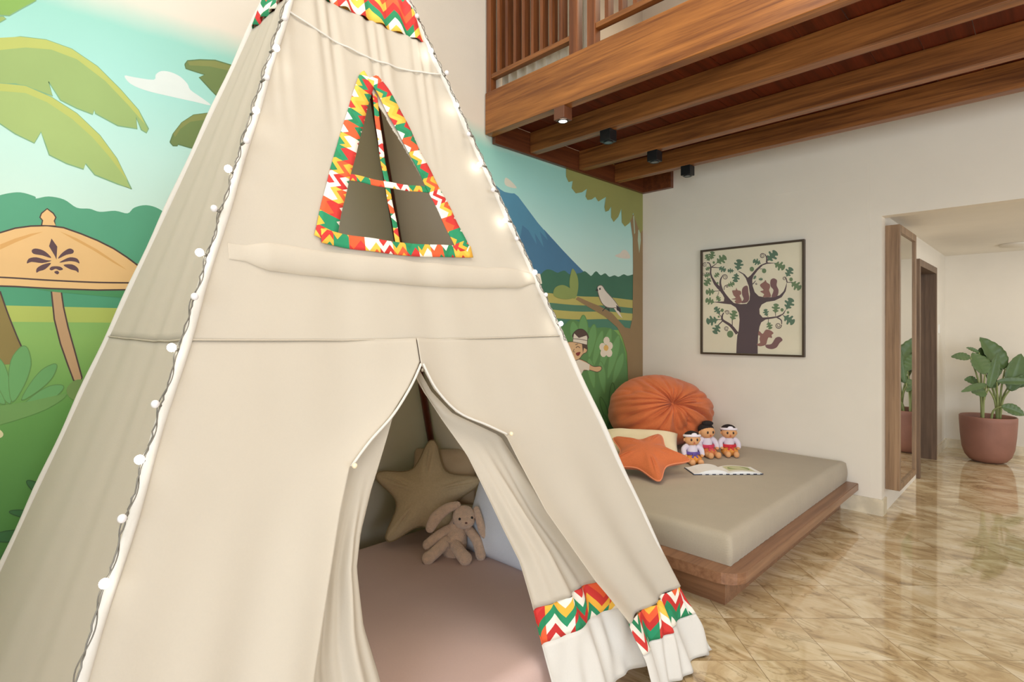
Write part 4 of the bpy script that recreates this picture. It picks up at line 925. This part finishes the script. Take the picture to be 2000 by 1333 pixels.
# --- front, above the waist seam
wb, wt_ = px(640, 468)[1], px(724, 186)[1]  # window hole bottom / top
wz = lambda f, z: f.wz(z)
winL = [(px(657, 458)[0], wb), (px(690, 320)[0], px(690, 320)[1]), (px(724, 186)[0], wt_)]
winR = [(px(900, 482)[0], wb), (px(830, 355)[0], px(830, 355)[1]), (px(726, 186)[0]+.002, wt_)]
def gath(a, w, s, t):      # gathers under the top seam
    g = max(0, 1-abs(w-FR.wz(2.6))/.5); return (.006*g*sin(a*95+2*sin(a*31)), 0, 0)
def gath(a, w, s, t):      # gathers under the top seam
    g = max(0, 1-abs(w-FR.wz(2.6))/.5); return (.004*g*sin(a*95+2*sin(a*31)), 0, 0)
def upper_front():
    bm = bmesh.new(); w1 = FR.wz(zt); nu, nv = 230, 200; V = []
    hl = sorted([px(648, 464), px(676, 320), px(724, 166)], key=lambda q: q[1]); hr = sorted([px(906, 487), px(838, 355), px(726, 166)], key=lambda q: q[1])
    for j in range(nv+1):
        w = SW+(w1-SW)*j/nv; row = []
        for i in range(nu+1):
            a = FR.lo(w)+(FR.hi(w)-FR.lo(w))*i/nu
            row.append((bm.verts.new(FR.pos(a, w, drape(FR, a, w, .05, 1., 1.7)+gath(a, w, 0, 0)[0])), a, w))
        V.append(row)
    for j in range(nv):
        for i in range(nu):
            a = (V[j][i][1]+V[j+1][i+1][1])/2; w = (V[j][i][2]+V[j+1][i][2])/2
            if hl[0][1]+.01 < w < hl[-1][1]-.02 and interp(hl, w)+.008 < a < interp(hr, w)-.008: continue
            bm.faces.new((V[j][i][0], V[j][i+1][0], V[j+1][i+1][0], V[j+1][i][0]))
    o = obj('front_panel', bm, m_can, tent); q = o.modifiers.new('thick', 'SOLIDIFY'); q.thickness = .0015; q.offset = 0
upper_front()
def topsag(f, z, dz):      # a horizontal line that dips in the middle
    return lambda a: f.wz(z)-dz*sin(pi*min(1, max(0, (a-f.lo(f.wz(z)))/(f.hi(f.wz(z))-f.lo(f.wz(z))))))
for f, sd in ((FR, 1.7), (LF, 2.4), (BK, 3.4), (RT, 4.4)):
    w1 = f.wz(zt)
    panel(f, f.lo, f.hi, w1, f.wz(zc), 80, 14, 'patterned_cap', m_chev, sd, (lambda a, w, s, t: (.008*sin(a*80+sd), 0, 0)), uv=True, dd=.004, lab='red, green and yellow zigzag cap cloth')
# --- left, back and right faces
panel(LF, LF.lo, LF.hi, LF.wz(1.475), LF.wz(zt), 70, 50, 'side_panel', m_can, 2.4, sag=.06)
panel(LF, LF.lo, LF.hi, 0.02, LF.wz(1.475), 90, 60, 'side_panel', m_can, 2.4, sag=.06, fold=1.)
panel(BK, BK.lo, BK.hi, 0.02, BK.wz(zt), 60, 50, 'back_panel', m_can, 3.4, sag=-.01)
panel(RT, RT.lo, RT.hi, .02, RT.wz(zt), 60, 60, 'side_panel', m_can, 4.4, sag=-.10)
# --- front, below the waist seam
slit = px(820, 712)[1]; ca = px(820, 690)[0]
Ledge = [px(820, 712), px(800, 755), px(765, 810), px(720, 862), px(683, 912), px(664, 1000), px(640, 1150), px(612, 1333), px(600, 1420)]
e0 = px(612, 1333); Ledge[-1] = (e0[0]-.03, -.05)
Redge = [px(824, 712), px(850, 760), px(895, 805), px(950, 832), px(988, 850), px(1012, 900), px(1062, 1000), px(1150, 1135), px(1215, 1216), px(1248, 1290), px(1262, 1345)]
def hangL(a, w, s, t):
    k = max(0, 1-abs(w-Ledge[4][1])/.9); p = s**6
    lowd = max(0, (Ledge[4][1]-w))
    return (.035*p*k+.03*s**3*min(1, lowd*2)+.018*s*min(1, lowd*1.5)*sin(s*16+w), 0, 0)
def hangR(a, w, s, t):
    p = (1-s)**6; k = max(0, 1-abs(w-Redge[4][1])/.9); lowd = max(0, Redge[4][1]-w); n_ = 1-s
    return (.035*p*k+.045*n_**2*min(1, lowd*1.5)+.020*min(1, lowd)*sin(s*13+w*1.2+1)+.015*s*(1-s)*4*max(0, 1-w/.5), 0, 0)
wlow = .02
panel(FR, FR.lo, lambda w: interp(sorted(Ledge, key=lambda q: q[1]), w) if w < slit else ca-.002, wlow, SW, 110, 90, 'front_panel', m_can, 1.7, hangL, sag=.05, fold=1.0)
def rright(w): return FR.hi(w)+.03*max(0, 1-w/.6)
RB0, RB1 = .20, .335     # hem band on the right half, as w
Rl = lambda w: interp(sorted(Redge, key=lambda q: q[1]), w) if w < slit else ca+.002
panel(FR, Rl, rright, RB1, SW, 110, 80, 'front_panel', m_can, 1.7, hangR, sag=.05, fold=1.0)
def ruf(base):
    def g(a, w, s, t):
        b = base(a, w, s, t); return (b[0]+.010*sin(a*62+2*sin(a*17)), b[1], b[2]+.10*(.5-s)*-1*.0)
    return g
panel(FR, Rl, rright, RB0, RB1, 110, 10, 'hem_band', m_chev, 1.7, ruf(hangR), uv=True, dd=.003, sag=.05, fold=1.2, lab='zigzag patterned hem band')
panel(FR, Rl, rright, 0.01, RB0, 110, 12, 'hem', m_can2, 1.7, ruf(hangR), sag=.05, fold=1.0)
# --- tied-back door flaps
def flap(outer, inner, sgn, name, seed, bands=None):
    O = sorted(outer, key=lambda q: q[1]); I = sorted(inner, key=lambda q: q[1]); wtop = min(O[-1][1], I[-1][1]); wbot = max(O[0][1], I[0][1])
    tie = (Ledge if sgn < 0 else Redge)[4][1]
    def ex(a, w, s, t):
        k = math.exp(-((w-tie)/.12)**2); low = max(0, tie-w)
        up = max(0, w-tie)
        d = -.016-.022*sin(pi*s)*min(1, up*4)
        d += (.020*sin(s*10+seed)+.008*sin(s*27+seed*3))*min(1, low*3)*(1-.6*k)
        d += -.008*s
        return (d, 0, 0)
    L_, R_ = (O, I) if sgn < 0 else (I, O)
    exx = (lambda a, w, s, t: ex(a, w, s, t)) if sgn < 0 else (lambda a, w, s, t: ex(a, w, 1-s, t))
    segs = bands or [(wbot, wtop, m_can, False, name, None)]
    for w0, w1, m, uv, nm, lab in segs:
        if w1 is None: w1 = wtop
        if w0 is None: w0 = wbot
        panel(FR, L_, R_, w0, w1, 50, max(8, int((w1-w0)*50)), nm, m, 1.7, exx if nm == name else (lambda a, w, s, t: (exx(a, w, s, t)[0]+.006*sin(a*70), 0, 0)), uv=uv, sag=.05, fold=.6, lab=lab)
OL = [px(820, 716), px(800, 755), px(765, 810), px(720, 862), px(683, 912), px(664, 1000), px(640, 1150), px(610, 1333)]; OL = [(a-.02, w) for a, w in OL]
IL = [px(822, 716), px(803, 745), px(775, 850), px(745, 955), px(728, 1040), px(722, 1110), px(738, 1230), px(770, 1333)]
OL.append((OL[-1][0]-.05, .04)); IL.append((IL[-1][0]+.06, .04))
flap(OL, IL, -1, 'door_flap', .5)
OR_ = [px(824, 716), px(850, 760), px(895, 805), px(950, 832), px(988, 850), px(1012, 900), px(1062, 1000), px(1150, 1135), px(1205, 1216), px(1256, 1305)]; OR_ = [(a+.02+.10*min(1, max(0, OR_[4][1]-w)*1.6), w) for a, w in OR_]
IR = [px(824, 716), px(848, 760), px(885, 815), px(935, 885), px(985, 980), px(1045, 1100), px(1066, 1170), px(1090, 1255), px(1112, 1335)]
OR_.append((OR_[-1][0]+.01, .10)); IR.append((IR[-1][0]+.01, .10))
b1, b0 = px(1120, 1172)[1], px(1150, 1232)[1]
flap(OR_, IR, 1, 'door_flap', 1.5, [(b1, None, m_can, False, 'door_flap', None), (b0, b1, m_chev, True, 'hem_band', 'zigzag patterned hem band'), (.12, b0, m_can2, False, 'hem', None)])
# rolled edges of the opening and ties
for E_, nm in ((Ledge[:5], 0), (Redge[:5], 1)):
    bm = bmesh.new(); pts = []
    for a, w in smoothpts(E_, False, 6): pts.append(FR.pos(a, w, drape(FR, a, w, .05, 1.2, 1.7)+.012+.035*max(0, 1-abs(w-E_[4][1])/.9)))
    tube(bm, pts, .0042, 8); obj('zip_edge', bm, m_can2, tent)
    a, w = E_[4]; bm = bmesh.new(); ball(bm, FR.pos(a, w, .03), .008, 1, 1, 1, 12, 8); obj('tie_button', bm, mat('tie_ivory', (236, 222, 190), .5), tent)
bm = bmesh.new(); pts = [FR.pos(ca, w, drape(FR, ca, w, .05, 1.2, 1.7)+.004) for w in (slit, (slit+SW)/2, SW)]; tube(bm, pts, .003, 6); ball(bm, FR.pos(ca, slit-.02, .0), .007, seg=8, rings=6); obj('zip', bm, mat('zip_metal', (150, 140, 124), .4, metal=.6), tent)
# seams across at the waist
for f, sd in ((FR, 1.7), (LF, 2.4)):
    w = f.wz(1.475); bm = bmesh.new(); pts = [f.pos(a, w, drape(f, a, w, .05 if f is FR else .06, 1, sd)+.003) for a in [f.lo(w)+(f.hi(w)-f.lo(w))*i/60 for i in range(61)]]
    tube(bm, pts, .0028, 6); obj('seam', bm, m_seam, tent)
w = FR.wz(2.575); bm = bmesh.new(); pts = []
for i in range(81):
    T = i/80; a = FR.lo(w)+(FR.hi(w)-FR.lo(w))*T; pts.append(FR.pos(a, w-.05*sin(pi*T)**1.0, drape(FR, a, w, .05, 1, 1.7)+.004))
tube(bm, pts, .0035, 6); obj('seam', bm, m_can2, tent)
# sleeves over the poles
for P, nm in ((FLp, 0), (Rp, 1), (Lp, 2)):
    bm = bmesh.new(); d = (AP-P); o_ = (P-TL); o_.z = 0; o_ = o_.normalized()*-.002; n_ = 60
    tube(bm, [P+d*(i/n_)*(zc/AP.z)+o_+Vector((.002*sin(i*.7), .002*cos(i*.9), 0))-TL for i in range(n_+1)], .011 if nm == 0 else .014, 12); obj('pole_sleeve', bm, m_can2, tent)
# window trim
def strip(pts, wd, name, m, dd, seed=1.7, parent=None):
    bm = bmesh.new(); P_ = smoothpts(pts, False, 8) if len(pts) > 2 else [(pts[0][0]+(pts[1][0]-pts[0][0])*i/20, pts[0][1]+(pts[1][1]-pts[0][1])*i/20) for i in range(21)]
    N = len(P_); Ls = [0]
    for i in range(1, N): Ls.append(Ls[-1]+hypot(P_[i][0]-P_[i-1][0], P_[i][1]-P_[i-1][1]))
    def at_(s, t):
        i = min(N-1, int(round(t*(N-1)))); x0, y0 = P_[max(i-1, 0)]; x1, y1 = P_[min(i+1, N-1)]; dx, dy = x1-x0, y1-y0; l = hypot(dx, dy) or 1
        ww = wd[0]+(wd[1]-wd[0])*t if isinstance(wd, tuple) else wd
        a = P_[i][0]+dy/l*ww*(s-.5); w = P_[i][1]-dx/l*ww*(s-.5)
        return a, w, Ls[i], ww
    grid(bm, lambda s, t: FR.pos(at_(s, t)[0], at_(s, t)[1], drape(FR, at_(s, t)[0], at_(s, t)[1], .05, 1, seed)+dd+.002*sin(at_(s, t)[2]*40)), 4, N-1, lambda s, t: (at_(s, t)[2], s*at_(s, t)[3]))
    o = obj(name, bm, m, tent); q = o.modifiers.new('thick', 'SOLIDIFY'); q.thickness = .002; q.offset = 0; return o
strip([px(639, 466), px(655, 390), px(684, 275), px(714, 166), px(724, 150)], (.075, .06), 'window_trim', m_chevs, .007)
strip([px(912, 490), px(868, 400), px(815, 300), px(757, 190), px(729, 148)], (.07, .06), 'window_trim', m_chevs, .009)
strip([px(630, 458), px(700, 472), px(800, 485), px(925, 490)], .048, 'window_trim', m_chevs, .011)
strip([px(735, 178), px(750, 290), px(768, 390), px(786, 480)], .020, 'window_bar', m_chevs, .000)
strip([px(678, 340), px(760, 357), px(842, 368)], .024, 'window_bar', m_chevs, .003)
for o in bpy.data.objects:
    if o.name.startswith('window_trim') or o.name.startswith('window_bar'): o['label'] = 'zigzag patterned window edging' if 'trim' in o.name else 'narrow zigzag patterned window bar'
# rolled-up window cover below the window
def roll():
    bm = bmesh.new(); A0, A1 = px(446, 490), px(1056, 545)
    def f3(s, t):
        a = A0[0]+(A1[0]-A0[0])*s; w = A0[1]+(A1[1]-A0[1])*s+.0
        ang = -pi*.5+2*pi*t; rr = .040*(.92+.08*sin(pi*s))*(1+.05*noise.noise(Vector((s*6, t*3, 0)))+.03*sin(s*45+t*4))
        e = min(1, s*12, (1-s)*9); e = max(.02, e)**.7; rr *= max(.55, e)
        d0 = drape(FR, a, w, .05, 1, 1.7)
        return FR.pos(a, w+rr*sin(ang)*1.15-.012*sin(pi*s), d0+.002+rr*.5*e*cos(ang))
    grid(bm, f3, 140, 20); o = obj('window_cover_roll', bm, m_can, tent)
roll()

# ------------------------------------------------------------------ fairy lights
def fairy(P, side, px_list, label, name='fairy_light_string', off=Vector((0, 0, 0))):
    d = AP-P; t = thing(name, label, 'string lights', P)
    # height along the pole for image row v
    def pt(u, v):
        lo, hi = 0., 1.
        for _ in range(40):
            m_ = (lo+hi)/2; q = P+d*m_-CC; depth = -K*q.x+K*q.y
            vv = HZ-F*q.z/max(depth, .05)
            if vv > v: lo = m_
            else: hi = m_
        return P+d*lo
    rnd = random.Random(7); ctrl = [pt(0, v) for u, v, l in px_list]
    n0 = Vector(off)
    for lift in (0,):
        bm = bmesh.new(); pts = []; top, bot = ctrl[0]+d*.03, ctrl[-1]-d*(.22 if side < 0 else .02)
        if bot.z < .02: bot = bot+d*((.02-bot.z)/d.z)
        nn = 260
        for i in range(nn+1):
            p = top+(bot-top)*(i/nn); pts.append(p+n0*.030+Vector((rnd.uniform(-1, 1), rnd.uniform(-1, 1), 0))*.0022-P)
        tube(bm, pts, .0018, 5); obj('wire', bm, mat('silver_wire', (120, 116, 108), .4, metal=.4), t)
        bm = bmesh.new(); pts = []
        for i in range(nn+1):
            p = top+(bot-top)*(i/nn); pts.append(p+n0*.030+Vector((.006*sin(i*.5), .006*cos(i*.5), 0))-P)
        tube(bm, pts, .0014, 5); obj('wire', bm, MATS['silver_wire'], t)
    on = mat('bulb_lit', (255, 250, 240), .3, emit=14); offm = mat('bulb_frosted', (226, 224, 228), .25, emit=.0)
    for u, v, lit in px_list:
        p = pt(u, v)
        sc = p-CC; depth = -K*sc.x+K*sc.y; uu = 1000+F*(K*sc.x+K*sc.y)/depth
        lat = (u-uu)*depth/F
        q = p+Vector((K, K, 0))*lat*.6+n0*.045
        bm = bmesh.new(); ball(bm, q-P, .0098 if lit else .009, 1, 1, 1.05, 14, 10); b = obj('bulb', bm, on if lit else offm, t)
        if lit: b['label'] = 'glowing white bulb'
        else: b['label'] = 'unlit frosted bulb'
        bm = bmesh.new(); tube(bm, [p+n0*.03-P, q+(p+n0*.03-q).normalized()*.010-P], .004, 6); obj('bulb_cap', bm, MATS['silver_wire'], b)
nFL = FR.n*1.+LF.n*.5; nR = (FR.n*1.-FR.e*.8)
fairy(FLp, -1, [(560, 5, 1), (566, 62, 0), (552, 120, 1), (533, 177, 0), (512, 240, 1), (494, 298, 0), (447, 352, 1), (418, 428, 0), (390, 512, 1), (392, 596, 0), (340, 693, 1), (311, 800, 0), (284, 905, 1), (253, 1016, 0), (224, 1138, 1)], 'string of small round lights down the tent edge nearest the camera', off=nFL)
fairy(Rp, 1, [(790, 4, 1), (814, 52, 0), (838, 118, 1), (876, 160, 0), (888, 222, 1), (910, 277, 0), (926, 335, 1), (955, 383, 0), (976, 441, 1), (1002, 476, 0), (1040, 540, 1), (1062, 583, 0), (1093, 638, 1)], 'string of small round lights down the tent edge beside the daybed', off=nR)

# ------------------------------------------------------------------ inside the tent
m_mauve = fabric('mauve_sheet', (206, 178, 168), weave=600, strength=.08, slub=.03)
TZ = .27
bm = cushion_box(-2.78, -1.34, .12, 2.14, .0, TZ, .04, .02); o = obj('floor_mattress', bm, m_mauve); tag(o, 'dusty pink sheeted mattress filling the inside of the tent', 'mattress')
m_linen = fabric('beige_linen', (196, 176, 142), weave=260, slub=.10, strength=.4)
star_pillow('star_pillow', 'large beige linen star pillow propped up inside the tent', frame((-2.55, 1.85, .55), (.70, .70, -.02), (-.30, .30, .9)), .315, .075, m_linen, fabric('beige_piping', (140, 120, 88)), inner=.54, rot=88)
bm = bmesh.new(); pillow(bm, .66, .46, .075, frame((-2.04, 2.06, .475), (.97, .06, -.02), (-.02, .40, .9)), seed=3.)
tag(obj('pillow', bm, fabric('white_cotton', (226, 230, 238), strength=.1)), 'white pillow inside the tent to the right of the toy rabbit', 'pillow')
bm = bmesh.new(); pillow(bm, .40, .36, .055, frame((-2.60, 2.02, .62), (.7, .7, 0), (-.42, .42, .8)), seed=5.)
tag(obj('pillow', bm, fabric('taupe_cotton', (196, 172, 140), strength=.1)), 'tan pillow behind the beige star inside the tent', 'pillow')
def rabbit():
    base = onz(885, 1085, TZ+.01); k = ((base-CC).dot(Vector((-K, K, 0))))/F
    t = thing('toy_rabbit', 'floppy beige plush rabbit with long ears sitting inside the tent', 'soft toy', (base.x, base.y, TZ))
    m = mat('plush_fur', (234, 198, 168), .95, var=.1, vscale=50, bump=.9, bscale=220, sheen=.6)
    def pt(u, v, dep=0.): # relative: right, up, toward viewer
        lat = (u-885)*k; z = (1085-v)*k*1.02+.012; return Vector((K*lat+K*dep, K*lat-K*dep, z))
    def limb(pts, rr, name, foot=None):
        bm = bmesh.new(); P_ = catmull3(pts, 6); n = len(P_); R_ = []
        for i in range(n):
            x = i/(n-1)*(len(rr)-1); j = min(int(x), len(rr)-2); R_.append(rr[j]+(rr[j+1]-rr[j])*(x-j))
        tube(bm, P_, R_, 16); ball(bm, P_[0], R_[0], seg=14, rings=10); ball(bm, P_[-1], R_[-1], seg=14, rings=10)
        if foot: ball(bm, *foot)
        return obj(name, bm, m, t)
    limb([pt(886, 1085, -.02), pt(888, 1062, -.02), pt(892, 1040, -.035), pt(897, 1022, -.05)], [.062, .066, .056, .036], 'body')
    hb = bmesh.new(); hc = pt(906, 1014, -.01)
    ball(hb, hc, .063, 1.0, 1.0, .98, 24, 16); ball(hb, hc+Vector((K, -K, 0))*.03+Vector((K, K, 0))*.014+Vector((0, 0, -.012)), .043, 1.05, 1.05, .85, 18, 12)
    hd = obj('head', hb, m, t); vw = Vector((K, -K, 0)); rt_ = Vector((K, K, 0))
    for ep in (hc+vw*.059+rt_*-.018+Vector((0, 0, .010)), hc+vw*.044+rt_*.046+Vector((0, 0, .012))):
        bm = bmesh.new(); ball(bm, ep, .007, seg=10, rings=8); obj('eye', bm, mat('toy_eye', (24, 18, 18), .15), hd)
    bm = bmesh.new(); ball(bm, hc+vw*.074+rt_*.018+Vector((0, 0, -.006)), .006, 1.2, 1.2, .8, seg=10, rings=8); tube(bm, [hc+vw*.074+rt_*.018+Vector((0, 0, -.008)), hc+vw*.071+rt_*.018+Vector((0, 0, -.024))], .0018, 6); obj('nose', bm, mat('toy_nose', (120, 76, 66), .6), hd)
    limb([pt(892, 992, -.02), pt(872, 997, -.0), pt(852, 1012, .02), pt(842, 1030, .03)], [.020, .028, .033, .025], 'ear')
    limb([pt(930, 1000, -.02), pt(938, 1022, .01), pt(945, 1042, .02), pt(960, 1052, .03), pt(972, 1056, .04)], [.016, .022, .020, .017, .010], 'ear')
    limb([pt(876, 1037, -.01), pt(856, 1046, .02), pt(838, 1060, .04)], [.024, .026, .029], 'arm')
    limb([pt(917, 1042, -.0), pt(932, 1058, .03), pt(940, 1082, .05)], [.025, .027, .028], 'arm')
    limb([pt(872, 1084, .03), pt(854, 1096, .08), pt(842, 1104, .10)], [.032, .031, .034], 'leg')
    limb([pt(890, 1090, .03), pt(902, 1098, .08), pt(912, 1104, .11)], [.033, .033, .036], 'leg')
    bm = bmesh.new(); c_ = pt(898, 1027, -.03); tube(bm, [c_+Vector((.037*cos(a), .037*sin(a), .004*sin(a*3))) for a in [k_*pi/12 for k_ in range(25)]], .007, 8, caps=False); ball(bm, c_+vw*.042, .011, 1.4, 1.4, .7, 10, 8)
    obj('collar', bm, mat('grey_blue_cloth', (96, 102, 120), .8, var=.4, vscale=120), t)
    for o in t.children_recursive:
        if o.data and o.name.split('.')[0] in ('leg', 'arm'):
            mn = min(v.co.z for v in o.data.vertices)
            if mn < .002:
                for v in o.data.vertices: v.co.z += .002-mn
rabbit()
